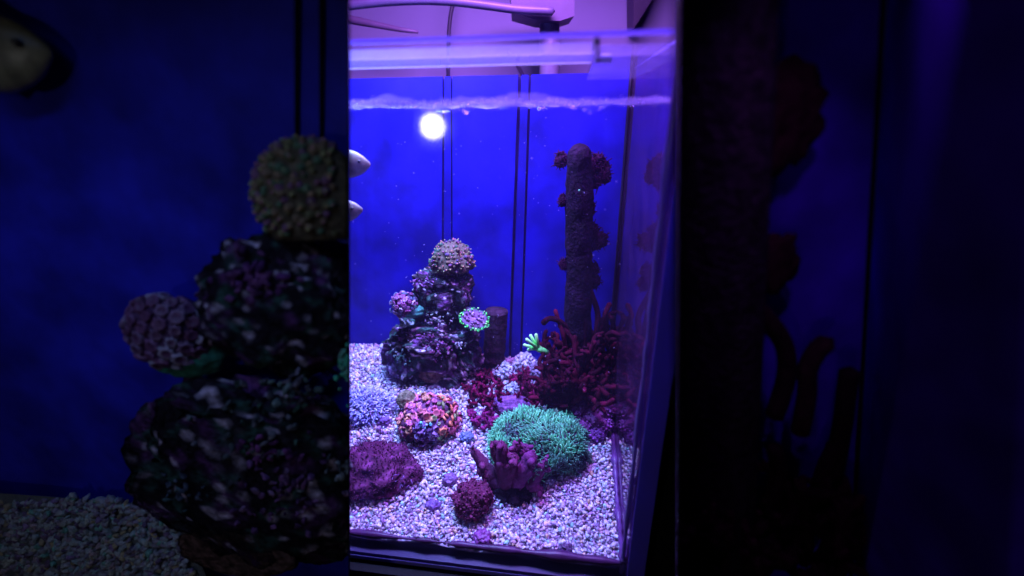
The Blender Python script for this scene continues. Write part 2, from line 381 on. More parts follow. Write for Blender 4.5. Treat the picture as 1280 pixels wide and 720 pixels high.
def strands(mb, P, nrm, length, r, c0, c1, bend, seg=4, n=4):
    pts = []; k = nrm / np.linalg.norm(nrm)
    for i in range(seg + 1):
        t = i / seg; pts.append(P + k * length * t + bend * length * t * t)
    col = np.array([np.asarray(c0) + (np.asarray(c1) - np.asarray(c0)) * (i / seg) for i in range(seg + 1)])
    mb.tube(pts, [r * (1 - .45 * i / seg) for i in range(seg + 1)], n, col)

# ------------------------------------------------------------------ rock tower
B = gp(545, 478); s = pxm(B)
lowc = B + np.array([0, .035, .030]); 
P = at(543, 437, B[1] + .030)
low = rock(MB(), P, (54 * s, 36 * s, 41 * s), 3, .24, 1.9, 6, boxy=.62).build('live_rock', M_ROCK)
tag(low, 'broad dark encrusted rock, lowest of the rock tower', 'rock')
# pink coralline plates and white crusts grown on the lower rock: parts of that rock
def crust(name, px, py, dy, rr, n, cols, parent, mat=M_ROCK):
    mb = MB(); C = at(px, py, B[1] + dy)
    for k in range(n):
        q = rng.normal(size=3) * np.array(rr) * s; c = np.array(cols[rng.integers(len(cols))]) * rng.uniform(.2, .6)
        grain(mb, C + q, rng.uniform(.9, 2.3) * s, 2, c, .4)
    return tag(mb.build(name, mat, parent), kind='stuff')
crust('pink_crust', 547, 438, -.010, (8, 3, 9), 130, [(.75, .25, .62), (.6, .2, .6), (.8, .4, .7)], low)
crust('pink_crust', 540, 424, -.008, (8, 3, 4), 40, [(.6, .15, .5), (.5, .2, .55)], low)
crust('white_crust', 575, 431, -.012, (3, 2, 3), 16, [(.9, .85, .9), (.7, .75, .85)], low)
crust('white_crust', 549, 401, -.010, (9, 4, 4), 36, [(.6, .5, .62), (.45, .6, .5), (.5, .3, .5)], low)
crust('green_crust', 507, 446, -.006, (7, 4, 5), 40, [(.12, .3, .25), (.2, .35, .35), (.15, .12, .3)], low)
P = at(541, 463, B[1] + .004)
dome = rock(MB(), P, (22 * s, 14 * s, 15 * s), 12, .16, 2, 4, pal=lambda q, b: np.array((.13, .07, .06)) * (1 + .4 * fb(q, 6, 3, 2))).build('live_rock', M_ROCK)
tag(dome, 'small rounded brown rock at the foot of the rock tower', 'rock')
P = at(498, 458, B[1] + .012)
o = rock(MB(), P, (15 * s, 12 * s, 17 * s), 15, .2, 2, 4, pal=lambda q, b: b * .5 + np.array((.09, .05, .14))).build('live_rock', M_ROCK)
tag(o, 'purple tinged lump of rock at the left foot of the tower', 'rock')
P = at(585, 452, B[1] + .02)
o = rock(MB(), P, (20 * s, 14 * s, 26 * s), 17, .22, 2, 4, pal=lambda q, b: b * .7 + np.array((.05, .02, .05))).build('live_rock', M_ROCK)
tag(o, 'dark rock at the right foot of the tower, below the green spotted coral', 'rock')
P = at(555, 365, B[1] + .036)
mid = rock(MB(), P, (34 * s, 26 * s, 30 * s), 21, .24, 1.9, 6, boxy=.68).build('live_rock', M_ROCK)
tag(mid, 'dark purple rock in the middle of the tower, under the domed coral', 'rock')
crust('pink_crust', 530, 352, .010, (9, 4, 5), 40, [(.5, .18, .5), (.4, .15, .5)], mid)

# domed coral on top: bumpy cap of dull olive and mauve knobs
P = at(565, 331, B[1] + .032); sd = pxm(P)
dc = thing('domed_coral', 'domed olive and mauve coral with reddish dots on top of the rock tower', 'coral', P)
capr = np.array([28, 24, 31]) * sd
m = rock(MB(), P, capr * .93, 31, .16, 2, 5, flat_bottom=P[2] - .006, pal=lambda q, b: np.array((.11, .085, .06)) * (1 + .5 * fb(q, 5, 3, 4)))
m.build('cap', M_SOFT, dc)
kn = MB(); ct = MB()
for q in fib(190, -.05):
    q = q + rng.normal(size=3) * .05; q /= np.linalg.norm(q); X = P + q * capr * .93 * (1 + .16 * fb(q, 2, 5, 31))
    c = [(.10, .095, .04), (.12, .05, .12), (.05, .11, .065), (.14, .09, .055), (.08, .05, .11)][rng.integers(5)]
    kn.ball(X, np.array([1, 1, .8]) * (.7 + 2.6 * rng.random() ** 1.5) * sd, c, 2)
    if rng.random() < .6: ct.ball(X + q * 2.1 * sd, 1.0 * sd, [(.5, .2, .12), (.42, .12, .2), (.3, .3, .1)][rng.integers(3)], 1)
tag(kn.build('knobs', M_SOFT, dc), kind='stuff'); tag(ct.build('polyp_mouths', M_POLYP, dc), kind='stuff')

# left: pink zoanthid clump on a green disc
P = at(507, 381, B[1] + .008); sz = pxm(P)
zc = thing('polyp_clump', 'pink and lilac polyp clump on a green plate at the left of the tower', 'coral', P)
pl = MB()
rock(pl, P + np.array([5 * sz, .004, -9 * sz]), (19 * sz, 13 * sz, 9 * sz), 41, .15, 2, 4, pal=lambda q, b: np.array((.05, .24, .17)) * (1 + .4 * fb(q, 6, 3, 9)))
pl.build('plate', M_SOFT, zc)
rock(MB(), P + np.array([-2 * sz, 0, 0]), (14 * sz, 13 * sz, 14 * sz), 42, .1, 2, 3, pal=lambda q, b: np.array((.12, .05, .14))).build('core', M_SOFT, zc)
pm = MB()
for q in fib(64, -.7):
    X = P + np.array([-2 * sz, 0, 0]) + q * 15.5 * sz * rng.uniform(.82, 1.12)
    polyp(pm, X, q + rng.normal(size=3) * .25, rng.uniform(1.8, 4.6) * sz, [(.32, .11, .28), (.34, .18, .36), (.5, .36, .52), (.26, .06, .19), (.13, .16, .28)][rng.integers(5)], (.15, .05, .12), 6)
tag(pm.build('polyps', M_POLYP, zc), kind='stuff')
MB().tube([P + np.array([4 * sz, .006, -12 * sz]), P + np.array([14 * sz, .016, -22 * sz])], [7 * sz, 9 * sz], 10, (.05, .06, .05)).build('stalk', M_SOFT, zc)

# right: plate coral with bright green spotted rim
P = at(593, 399, B[1] + .006); sg = pxm(P)
gc = thing('plate_coral', 'tilted lilac plate coral with bright green beaded rim on the right of the tower', 'coral', P)
u = np.array([.94, 0, -.34]); vv_ = np.array([-.28, -.50, -.78 * .9]); vv_ /= np.linalg.norm(vv_); k_ = np.cross(u, vv_); k_ = -k_ if k_[1] > 0 else k_
pm = MB(); vs = [P + k_ * 2 * sg]; cs = [(.5, .25, .5)]; fs = []; m_ = 28; R = [(.5, .5, (.28, .13, .28)), (.8, 1.5, (.2, .12, .25)), (1, 0, (.03, .12, .07)), (.9, -6, (.03, .1, .06)), (.4, -12, (.03, .04, .04))]
for (rr, hh, c) in R:
    for i in range(m_):
        a = 2 * math.pi * i / m_; q = rr * (1 + .07 * math.sin(5 * a)); vs.append(P + (u * 19 * q * math.cos(a) + vv_ * 14 * q * math.sin(a) + k_ * hh) * sg); cs.append(c)
fs = [(0, 1 + i, 1 + (i + 1) % m_) for i in range(m_)]
for q in range(len(R) - 1): fs += [(1 + q * m_ + i, 1 + (q + 1) * m_ + i, 1 + (q + 1) * m_ + (i + 1) % m_, 1 + q * m_ + (i + 1) % m_) for i in range(m_)]
pm.add(vs, fs, np.array(cs)); pm.build('plate', M_SOFT, gc)
pb = MB(); pi_ = MB()
for i in range(120):
    a = rng.random() * 2 * math.pi; q = rng.uniform(.8, 1.06)
    if math.sin(a) < -.2 and rng.random() < .55: continue
    X = P + (u * 19 * q * math.cos(a) + vv_ * 14 * q * math.sin(a) + k_ * rng.uniform(.5, 2.5)) * sg
    pb.ball(X, rng.uniform(.6, 1.5) * sg, [(.12, .98, .10), (.1, .85, .16), (.4, 1, .25), (.08, .55, .12)][rng.integers(4)], 1)
for i in range(40):
    a = rng.random() * 6.28; q = rng.random() ** .5 * .7; X = P + (u * 19 * q * math.cos(a) + vv_ * 14 * q * math.sin(a) + k_ * 1.5) * sg
    pi_.ball(X, rng.uniform(1.2, 2.4) * sg, [(.28, .12, .28), (.2, .09, .23), (.36, .24, .36)][rng.integers(3)], 1)
tag(pb.build('green_beads', M_POLYP, gc), kind='stuff'); tag(pi_.build('lilac_beads', M_POLYP, gc), kind='stuff')
MB().tube([P - k_ * 8 * sg, P - k_ * 18 * sg + np.array([-.006, .01, -.006])], [8 * sg, 7 * sg], 10, (.03, .03, .035)).build('stalk', M_SOFT, gc)

# brown post of rock behind the tower
P0 = at(617, 452, B[1] + .030); P1 = at(621, 388, B[1] + .034); sp_ = pxm(P0)
pts = [P0 + (P1 - P0) * i / 30 for i in range(31)]
o = MB().tube(pts, [13.5 * sp_ * (1 + .12 * fb((i * .3, 1, 0), 1, 3)) for i in range(31)], 20, np.array([np.array((.034, .013, .030)) * (1 + .5 * fb((i * .5, 4, 0), 1, 3)) for i in range(31)]), capk=.12).build('stone_post', M_ROCK)
tag(o, 'brown cylindrical stone post standing behind the right of the tower', 'post')

sdc = thing('dark_side_block', 'added black block standing for the darkness right of the lit aquarium', 'cabinet', T(.12, .2, -.9))
MB().tbox(.028, .42, .03, TD, -.9, .34, BLACK).build('cabinet_body', M_BLACK, sdc, False)  # black block added where there is only darkness beside the tank
MB().tbox(.026, .43, .025, TD + .005, .342, .36, (.012, .01, .014)).build('block_top', M_BLACK, sdc, False)

# ------------------------------------------------------------------ overflow tube with dark growths
Pb = at(722, 470, FR[1] + .232); Pt = at(724, 197, FR[1] + .232); st_ = pxm((Pb + Pt) / 2)
tb = thing('standpipe', 'tall dark purple standpipe with rounded top rising from the red algae', 'pipe', Pb)
pts = [Pb + (Pt - Pb) * i / 50 for i in range(51)]
rad = [15.5 * st_ * (1.16 - .18 * i / 50 + .03 * fb((i * .25, 2, 0), 1, 2)) for i in range(51)]
for i in range(1, 8):
    a = i / 7 * math.pi / 2; pts.append(Pt + np.array([0, 0, 1]) * 15.5 * st_ * math.sin(a)); rad.append(15.5 * st_ * max(.05, math.cos(a)))
pts = np.array(pts); m = MB().tube(pts, rad, 40, np.array([np.array((.010, .002, .012)) * (1 + .6 * fb((i * .2, 7, 0), 1, 3)) for i in range(len(pts))]))
sv = m.v[-1]
for a_ in range(len(sv)):
    ax = pts[min(a_ // 40, len(pts) - 1)]; k = .16 * fb(sv[a_], 45, 4, 3) + .10 * abs(fb(sv[a_], 130, 3, 5)) - .05; sv[a_] = sv[a_] + (sv[a_] - ax) * k
m.build('tube', M_ROCK, tb)
c = at(724, 238, Pt[1] - 18 * st_); 
MB().ball(c, 1.2 * st_, (.12, .5, .2), 2).build('green_speck', M_POLYP, tb)
def fuzzy(px, py, rr, seed, dy=.012):
    mb = MB()
    for k in range(9):          # ragged clump of overlapping frilled lumps
        C = at(px + rng.uniform(-.5, .4) * rr, py + rng.uniform(-1, 1) * rr * .8, Pt[1] + dy + rng.normal() * .002); r1 = rr * rng.uniform(.25, .6)
        rock(mb, C, np.array([1, .5, 1.1]) * r1 * st_, seed + k, .45, 2.6, 3, pal=lambda q, b: np.array((.022, .003, .018)) * (1 + .5 * fb(q, 5, 3, seed)))
        for q in fib(36, -1): strands(mb, C + q * np.array([1, .5, 1.1]) * r1 * st_ * .9, q, r1 * rng.uniform(.2, .7) * st_, .8 * st_, (.022, .003, .017), (.03, .005, .022), rng.normal(size=3) * .5, 2, 4)
    return mb
for (px, py, rr, sd_) in ((748, 212, 17, 510), (745, 297, 17, 520), (739, 345, 14, 530), (702, 202, 11, 540), (702, 250, 7, 550), (738, 262, 8, 560), (706, 330, 8, 570)):
    fuzzy(px, py, rr, sd_, .012 if rr > 9 else .004).build('growth', M_ALGA, tb)

# ------------------------------------------------------------------ red algae
def branch(mb, P, dirn, L, r, lev, cols, wav=.35):
    n = 9; pts = [P]; dd = dirn / np.linalg.norm(dirn)
    cv = rng.normal(size=3) * wav; ph = rng.random() * 6; sd_ = rng.normal(size=3) * wav * .5
    for i in range(n):
        dd = dd + cv / n + sd_ * math.sin(ph + i * 1.1) * (1 if wav > .5 else 0) + rng.normal(size=3) * .12; dd[2] += .05; dd /= np.linalg.norm(dd); pts.append(pts[-1] + dd * L / n)
    c = np.array(cols[rng.integers(len(cols))])
    mb.tube(pts, [r * (1 + .25 * fb((i * .8, r * 900, L * 30), 1, 2)) * (1 - .25 * i / n) for i in range(n + 1)], 7, c * rng.uniform(.6, 1.2))
    if lev > 0:
        for k in range(rng.integers(2, 4)):
            i = rng.integers(2, n + 1); branch(mb, pts[i], (dd + rng.normal(size=3) * .75) if wav < .5 else (dd * .6 + rng.normal(size=3) * .45 + np.array([0, 0, .5])), L * .55, r * .85, lev - 1, cols, wav)
G0 = gp(735, 497)
ra = thing('red_algae', 'tall dark crimson wavy algae in front of the standpipe', 'algae', G0); sr = pxm(G0)
CR = [(.050, .002, .013), (.034, .0012, .010), (.07, .003, .018), (.022, .001, .008)]
mb = MB()
for k in range(150):
    px = rng.uniform(710, 767); py = rng.uniform(474, 504); P = gp(px, py)
    branch(mb, P, np.array([(px - 735) / 130 + .05 + rng.normal() * .15, rng.normal() * .2, 1.0]), rng.uniform(30, 52 + 34 * max(0, 1 - abs(px - 733) / 34)) * sr, 4.1 * sr, 2, CR, .9)
mb.build('fronds', M_ALGA, ra)
for (pts_, r0) in (([(722, 430), (712, 412), (698, 400), (686, 397), (679, 404)], 3.4), ([(742, 440), (746, 412), (748, 392), (742, 374), (736, 360)], 3.4), ([(752, 440), (758, 408), (756, 392), (762, 380)], 3.2), ([(726, 450), (716, 424), (700, 406)], 4), ([(758, 460), (764, 430), (768, 412), (764, 396)], 3), ([(714, 470), (708, 440), (704, 418), (694, 388)], 2.6), ([(730, 440), (732, 410), (728, 385), (733, 372)], 3.2)):
    q = [at(x, y, G0[1] + .012 + .004 * rng.normal()) for x, y in pts_]; q = np.array(q)
    tt = np.linspace(0, len(q) - 1, 16); q = np.stack([np.interp(tt, range(len(q)), q[:, i]) for i in range(3)], 1)
    q[1:-1] = (q[:-2] + q[1:-1] * 2 + q[2:]) / 4; q[1:-1] = (q[:-2] + q[1:-1] * 2 + q[2:]) / 4
    MB().tube(q, [r0 * sr * (1 + .2 * fb((i * .5, r0, 0), 1, 2)) for i in range(16)], 8, np.array(CR[rng.integers(4)])).build('frond', M_ALGA, ra)
# low crimson mat spreading forward to the left
lo = MB(); G1 = gp(645, 495)
for k in range(150):
    px = rng.uniform(590, 700); py = 470 + rng.random() * 42 + max(0, 630 - px) * .10
    if px < 625 and py > 505 and rng.random() < .3: continue
    P = gp(px, py); branch(lo, P, np.array([rng.normal() * .8, rng.normal() * .6, .75]), rng.uniform(9, 18) * sr, 2.6 * sr, 1, [(.12, .004, .034), (.08, .003, .024), (.19, .01, .065), (.045, .002, .018)])
for k in range(26):
    px = rng.uniform(590, 618); py = rng.uniform(512, 536); P = gp(px, py); branch(lo, P, np.array([rng.normal() * .8, rng.normal() * .6, .5]), rng.uniform(8, 13) * sr, 2.8 * sr, 1, [(.24, .015, .12), (.2, .02, .12)])
o = lo.build('red_algae', M_ALGA); tag(o, 'low crimson algae mat spreading behind the green polyp mound', 'algae')

# small bright green frag on a crimson stub
G2 = gp(682, 486); sf = pxm(G2)
fg = thing('green_frag', 'small bright green forked coral frag on a dark stub', 'coral', G2)
a0 = at(686, 458, G2[1]); a1 = at(683, 442, G2[1]); 
MB().tube([a0 + (a1 - a0) * i / 8 for i in range(9)], [7 * sf * (1 - .3 * i / 8) for i in range(9)], 10, (.10, .01, .04)).build('stub', M_ALGA, fg)
a2 = at(673, 436, G2[1] - .003)
MB().tube([a1 + np.array([0, 0, .001]), (a1 + a2) / 2 + np.array([.001, 0, .001]), a2], [4 * sf, 3.4 * sf, 4.2 * sf], 10, (.18, .85, .18)).build('stem', M_POLYP, fg)
for (x, y, r) in ((655, 431, 1.5), (658, 424, 1.6), (663, 419, 1.6), (670, 418, 1.6), (660, 437, 1.5)):
    a3 = at(x, y, G2[1] - .005 + .003 * rng.normal())
    MB().tube([a2, (a2 + a3) / 2, a3], [2.6 * sf, r * 1.1 * sf, r * 1.25 * sf], 8, np.array([(.18, .82, .16), (.22, .92, .2), (.45, 1, .3)])).build('finger', M_POLYP, fg)

# ------------------------------------------------------------------ green star polyp mound
G = gp(672, 566); s = pxm(G)
gm_ = thing('green_polyp_mound', 'big mound of teal green hair-like polyps in the middle of the gravel', 'coral', G)
C = G + np.array([.002, .012, .004]); Rm = np.array([62, 52, 32]) * s
rock(MB(), C, Rm, 61, .2, 1.5, 5, pal=lambda q, b: np.array((.05, .03, .06)) * (1 + .4 * fb(q, 5, 3, 6))).build('mound_base', M_SOFT, gm_)
tn = MB()
for q in fib(5000, -.25):
    q = q + rng.normal(size=3) * .03; q /= np.linalg.norm(q)
    k = 1 + .2 * fb(q, 1.5, 5, 61); X = C + q * Rm * k
    nrm = q / Rm; nrm /= np.linalg.norm(nrm)
    # whorls comb the tentacles in patches; right and lower flanks are shorter and duller
    fl = np.array([fb(q, 1.8, 2, 70), fb(q, 1.8, 2, 80), fb(q, 1.8, 2, 90)])
    tip_amt = np.clip(.95 - .8 * max(0, q[0] - .15 + .4 * (-q[1]) - .25 * q[2]) + .9 * fb(q, 2.2, 3, 95), .12, 1)
    tip = lerp(np.array((.05, .10, .11)), np.array([(.18, .80, .34), (.14, .68, .29), (.26, .92, .40), (.11, .56, .25)][rng.integers(4)]), np.array(tip_amt))
    strands(tn, X, nrm + fl * .9 + rng.normal(size=3) * .16, rng.uniform(3, 7) * s * (.6 + .4 * tip_amt), 1.05 * s, tip * .5, tip, np.array([0, 0, .15]) + rng.normal(size=3) * .28 + fl * .6, 4, 4)
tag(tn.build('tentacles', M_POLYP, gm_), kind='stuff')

# ------------------------------------------------------------------ leather coral with stubby lobes
G = gp(638, 622); s = pxm(G)
lc = thing('leather_coral', 'plum coloured leather coral with stubby finger lobes before the green mound', 'coral', G)
yb = G[1] + .012
def lobe(pts, r0, r1, col, seed, name='lobe', flatten=1.0):
    q = np.array([at(x, y, yb + dy) for x, y, dy in pts]); t = np.linspace(0, len(q) - 1, 18)
    q = np.stack([np.interp(t, range(len(q)), q[:, i]) for i in range(3)], 1)
    for _ in range(3): q[1:-1] = (q[:-2] + 2 * q[1:-1] + q[2:]) / 4
    mb = MB(); rr = [(r0 + (r1 - r0) * i / 17) * s * (1 + .16 * fb((i * .4, seed, 0), 1, 3)) * (1 if i < 15 else (1.0, .86, .55)[i - 15]) for i in range(18)]
    mb.tube(q, rr, 14, np.array([np.array(col) * (1 + .25 * fb((i * .3, seed * 3, 0), 1, 2)) for i in range(18)]))
    sv = mb.v[-1]
    for a_ in range(len(sv)): sv[a_] = sv[a_] + (sv[a_] - q[min(a_ // 14, 17)]) * (.28 * fb(sv[a_], 160, 3, seed) + .15 * fb(sv[a_], 420, 2, seed))
    for k in range(rng.integers(3, 6)):      # knuckles budding from the upper half
        i = rng.integers(9, 18); a = rng.normal(size=3) + np.array([0, -.5, .6]); a /= np.linalg.norm(a)
        mb.tube([q[i], q[i] + a * rr[i] * 1.3, q[i] + a * (rr[i] + 5 * s)], [rr[i] * .75, rr[i] * .62, rr[i] * .42], 9, np.array(col) * rng.uniform(.9, 1.15))
    for k in range(70):      # little polyp warts
        i = rng.integers(3, 18); a = rng.normal(size=3); a /= np.linalg.norm(a); mb.ball(q[i] + a * rr[i] * .98, rng.uniform(.5, 1.2) * s, np.array(col) * rng.uniform(.7, 1.4), 1)
    return mb.build(name, M_SOFT, lc)
PL = (.24, .05, .26)
lobe([(636, 624, 0), (631, 600, -.004), (628, 575, -.006), (627, 553, -.004)], 12, 6.5, (0.158, 0.026, 0.098), 1, 'stem_lobe')
lobe([(628, 612, 0), (614, 594, -.002), (602, 578, .0), (590, 561, .002)], 11, 4.6, (0.166, 0.034, 0.107), 2)
lobe([(640, 612, 0), (652, 592, -.006), (661, 578, -.006), (664, 566, -.004)], 12, 8, (0.194, 0.034, 0.152), 3)
lobe([(646, 617, 0), (664, 602, -.003), (675, 589, 0), (682, 574, .002)], 10, 5, (0.173, 0.028, 0.125), 4)
lobe([(630, 590, -.003), (620, 568, .0), (615, 553, .002)], 8, 4.2, (0.173, 0.028, 0.098), 5)
lobe([(632, 585, -.003), (642, 564, .002), (649, 554, .003)], 8, 4.6, (0.166, 0.028, 0.107), 6)
lobe([(650, 610, 0), (668, 607, -.006), (677, 613, -.006)], 9, 5, (0.180, 0.034, 0.134), 7)
lobe([(622, 604, 0), (606, 592, -.006), (598, 585, -.004)], 8, 4.4, (0.158, 0.028, 0.098), 8)
lobe([(638, 600, -.004), (641, 580, -.010), (643, 569, -.010)], 8, 5, (0.187, 0.034, 0.116), 9)
lobe([(654, 592, 0), (657, 568, .004), (657, 556, .006)], 7, 4.6, (0.187, 0.034, 0.143), 10)
rock(MB(), at(641, 617, yb - .006), (27 * s, 16 * s, 17 * s), 73, .35, 2.2, 5, pal=lambda q, b: np.array((.016, .007, .018))).build('foot', M_SOFT, lc)  # near-black foot paints the shade under the lobes

# round plum coral ball
G = gp(592, 650); s = pxm(G); C = at(591, 625, G[1] + .012)
bc = thing('ball_coral', 'small round plum coral ball at the front of the gravel', 'coral', G)
rock(MB(), C, (23 * s, 20 * s, 22 * s), 81, .34, 2, 5, pal=lambda q, b: np.array((.13, .022, .07)) * (1 + .35 * fb(q, 5, 3, 3))).build('ball', M_SOFT, bc)
mb = MB()
for q in fib(520, -.6):
    q = q + rng.normal(size=3) * .05; q /= np.linalg.norm(q); mb.ball(C + q * 23 * s * (1 + .30 * fb(q, 2, 5, 81)), (.4 + 1.5 * rng.random() ** 2) * s, np.array([(.16, .025, .075), (.12, .02, .07), (.2, .04, .10)][rng.integers(3)]), 2)
tag(mb.build('warts', M_SOFT, bc), kind='stuff')
rock(MB(), at(590, 648, G[1] + .006), (12 * s, 10 * s, 9 * s), 83, .15, 2, 3, pal=lambda q, b: np.array((.12, .03, .14))).build('foot', M_SOFT, bc)

# purple mushroom mound, lower left
G = gp(478, 612); s = pxm(G); C = at(470, 592, G[1] + .018)
mm = thing('mushroom_coral', 'wide dark purple mushroom coral at the lower left of the gravel', 'coral', G)
rock(MB(), C + np.array([0, 0, .004]), (54 * s, 40 * s, 28 * s), 92, .24, 1.9, 5, pal=lambda q, b: np.array((.095, .016, .065)) * (1 + .5 * fb(q, 6, 4, 3)) + (np.array((.12, .03, .10)) if fb(q, 7, 2, 5) > .3 else 0)).build('cap', M_SOFT, mm)
mb = MB()
for q in fib(900, -.15):
    q = q + rng.normal(size=3) * .03; q /= np.linalg.norm(q); k = 1 + .24 * fb(q, 1.9, 5, 92)
    X = C + np.array([0, 0, .004]) + q * np.array([54, 40, 28]) * s * k
    strands(mb, X, q / np.array([54, 40, 28]) * 40 + rng.normal(size=3) * .3, rng.uniform(1.2, 3) * s, .9 * s, (.08, .014, .055), np.array((.13, .024, .085)) * rng.uniform(.6, 1.3), rng.normal(size=3) * .3, 2, 4)
tag(mb.build('nap', M_SOFT, mm), kind='stuff')
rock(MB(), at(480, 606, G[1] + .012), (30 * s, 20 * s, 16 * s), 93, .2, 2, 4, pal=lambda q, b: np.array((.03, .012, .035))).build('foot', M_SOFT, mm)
mb = MB()
for k in range(40): 
    X = at(484 + rng.normal() * 14, 604 + rng.normal() * 5, G[1] - .004); strands(mb, X, rng.normal(size=3) + np.array([0, -.8, .5]), 6 * s, .9 * s, (.14, .05, .2), (.4, .2, .55), rng.normal(size=3) * .2, 2, 4)
tag(mb.build('fringe', M_POLYP, mm), kind='stuff')

# frilly zoanthid ball
G = gp(538, 552); s = pxm(G); C = at(537, 524, G[1] + .022)
fz = thing('zoanthid_ball', 'round rock crowded with frilly pink and orange polyps', 'coral', G)
rr = np.array([37, 33, 30]) * s
rock(MB(), C, rr * .92, 101, .22, 2, 4, pal=lambda q, b: np.array((.14, .05, .12))).build('core', M_SOFT, fz)
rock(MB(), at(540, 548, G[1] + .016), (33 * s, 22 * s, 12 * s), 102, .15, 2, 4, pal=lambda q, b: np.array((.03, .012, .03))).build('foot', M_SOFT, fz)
mb = MB()
for q in fib(210, -.55):
    q = q + rng.normal(size=3) * .05; q /= np.linalg.norm(q)
    side = q[0] + .6 * q[2]
    if abs(q[0]) < .45 and q[2] < .55: c = [(.42, .22, .58), (.5, .3, .66), (.36, .2, .5)][rng.integers(3)]
    elif q[0] > .3: c = [(.8, .16, .24), (.9, .28, .14), (.6, .12, .26), (.3, .36, .14)][rng.integers(4)]
    else: c = [(.72, .18, .42), (.85, .26, .3), (.75, .36, .2), (.68, .2, .5)][rng.integers(4)]
    polyp(mb, C + q * rr * (.97 + .22 * fb(q, 2, 5, 101)), q + rng.normal(size=3) * .6, rng.uniform(2.4, 6.4) * s, c, np.array(c) * .45 + .02, 7)
tag(mb.build('polyps', M_POLYP, fz), kind='stuff')
mb = MB()
for k in range(10): mb.ball(C + np.array([rng.normal() * 4, -rr[1] / s * .9, rr[2] / s * .45 + rng.normal() * 4]) * s, rng.uniform(1.2, 2.4) * s, [(.2, .8, .75), (.5, .7, .9)][rng.integers(2)], 1)
tag(mb.build('teal_specks', M_POLYP, fz), kind='stuff')
o = rock(MB(), at(508, 500, G[1] + .040), (13 * s, 10 * s, 13 * s), 105, .15, 2, 4, pal=lambda q, b: np.array((.22, .20, .12)) * (1 + .3 * fb(q, 4, 3, 1))).build('live_rock', M_ROCK)
tag(o, 'small tan stone behind the left edge of the frilly polyp ball', 'rock')

# blue frilly tuft, far left
G = gp(455, 520); s = pxm(G); C = G + np.array([0, .012, .004])
bt = thing('frilly_tuft', 'pale blue frilly polyp tuft on the gravel at the left seam', 'coral', G)
rock(MB(), C, (33 * s, 24 * s, 18 * s), 111, .12, 2, 4, pal=lambda q, b: np.array((.2, .2, .42))).build('core', M_SOFT, bt)
mb = MB()
for q in fib(700, -.2):
    q = q + rng.normal(size=3) * .05; q /= np.linalg.norm(q); X = C + q * np.array([33, 24, 18]) * s
    c = np.array([(.62, .62, .92), (.5, .55, .95), (.75, .7, .95), (.35, .35, .8)][rng.integers(4)]); strands(mb, X, q + rng.normal(size=3) * .45, rng.uniform(4, 8) * s, 1.35 * s, c * .35, c, rng.normal(size=3) * .35, 3, 4)
tag(mb.build('frills', M_POLYP, bt), kind='stuff')

# knobbly mauve coral at right behind the green mound
G = gp(745, 550); s = pxm(G)
kc = thing('knobbly_coral', 'knobbly mauve coral between the green mound and the right glass', 'coral', G)
for (px, py, r, dy, c) in ((745, 522, 18, .020, (.26, .07, .24)), (728, 514, 14, .028, (.22, .05, .2)), (758, 512, 13, .024, (.22, .05, .2)), (744, 543, 15, .008, (.24, .06, .3)), (756, 530, 11, .012, (.26, .07, .3)), (728, 534, 13, .012, (.2, .05, .2))):
    C = at(px, py, G[1] + dy); mb = rock(MB(), C, (r * s, r * .85 * s, r * .9 * s), px, .22, 2.4, 4, pal=lambda q, b, c=c: np.array(c) * .75 * (1 + .4 * fb(q, 5, 3, 3)))
    for q in fib(60, -.5): mb.ball(C + q * r * .95 * s, rng.uniform(.7, 2) * s, np.array(c) * rng.uniform(.6, 1.3), 1)
    mb.build('knob', M_SOFT, kc)
# mauve boulder between red mat and green mound
P = gp(640, 515, .006); s = pxm(P)
o = rock(MB(), P + np.array([0, .010, .002]), (26 * s, 14 * s, 13 * s), 121, .2, 2, 4, pal=lambda q, b: np.array((.22, .08, .26)) * (1 + .5 * fb(q, 5, 3, 3))).build('live_rock', M_ROCK)
tag(o, 'mauve rock between the crimson mat and the green mound', 'rock')
# pale rubble heap in front of the back wall
for i, (px, py, r, c, lb) in enumerate(((628, 462, 13, (.62, .68, .82), 'pale blue rubble stone right of the tower foot'), (655, 452, 14, (.72, .66, .82), 'pale lilac rubble stone under the green frag'), (672, 462, 11, (.42, .3, .5), 'mauve rubble stone left of the green frag stub'), (697, 461, 9, (.5, .42, .56), 'grey lilac rubble stone right of the green frag stub'), (640, 486, 9, (.5, .6, .75), 'bluish rubble stone poking out of the crimson mat'))):
    P = gp(px, py + 8, .004); s = pxm(P); mb = rock(MB(), P + np.array([0, .006, .004]), (r * s, r * .8 * s, r * .75 * s), 130 + i, .35, 2.4, 4, pal=lambda q, b, c=c: np.array(c) * (1 + .4 * fb(q, 5, 3, 3)))
    for q in fib(40, -.2): grain(mb, P + np.array([0, .006, .004]) + q * r * .85 * s, rng.uniform(2, 3.6) * s, 2, np.clip(np.array(c) * rng.uniform(.35, .85), 0, .95))
    o = mb.build('rubble_stone', M_GRAVEL); tag(o, lb, 'stone', 'pale rubble stones at the back')
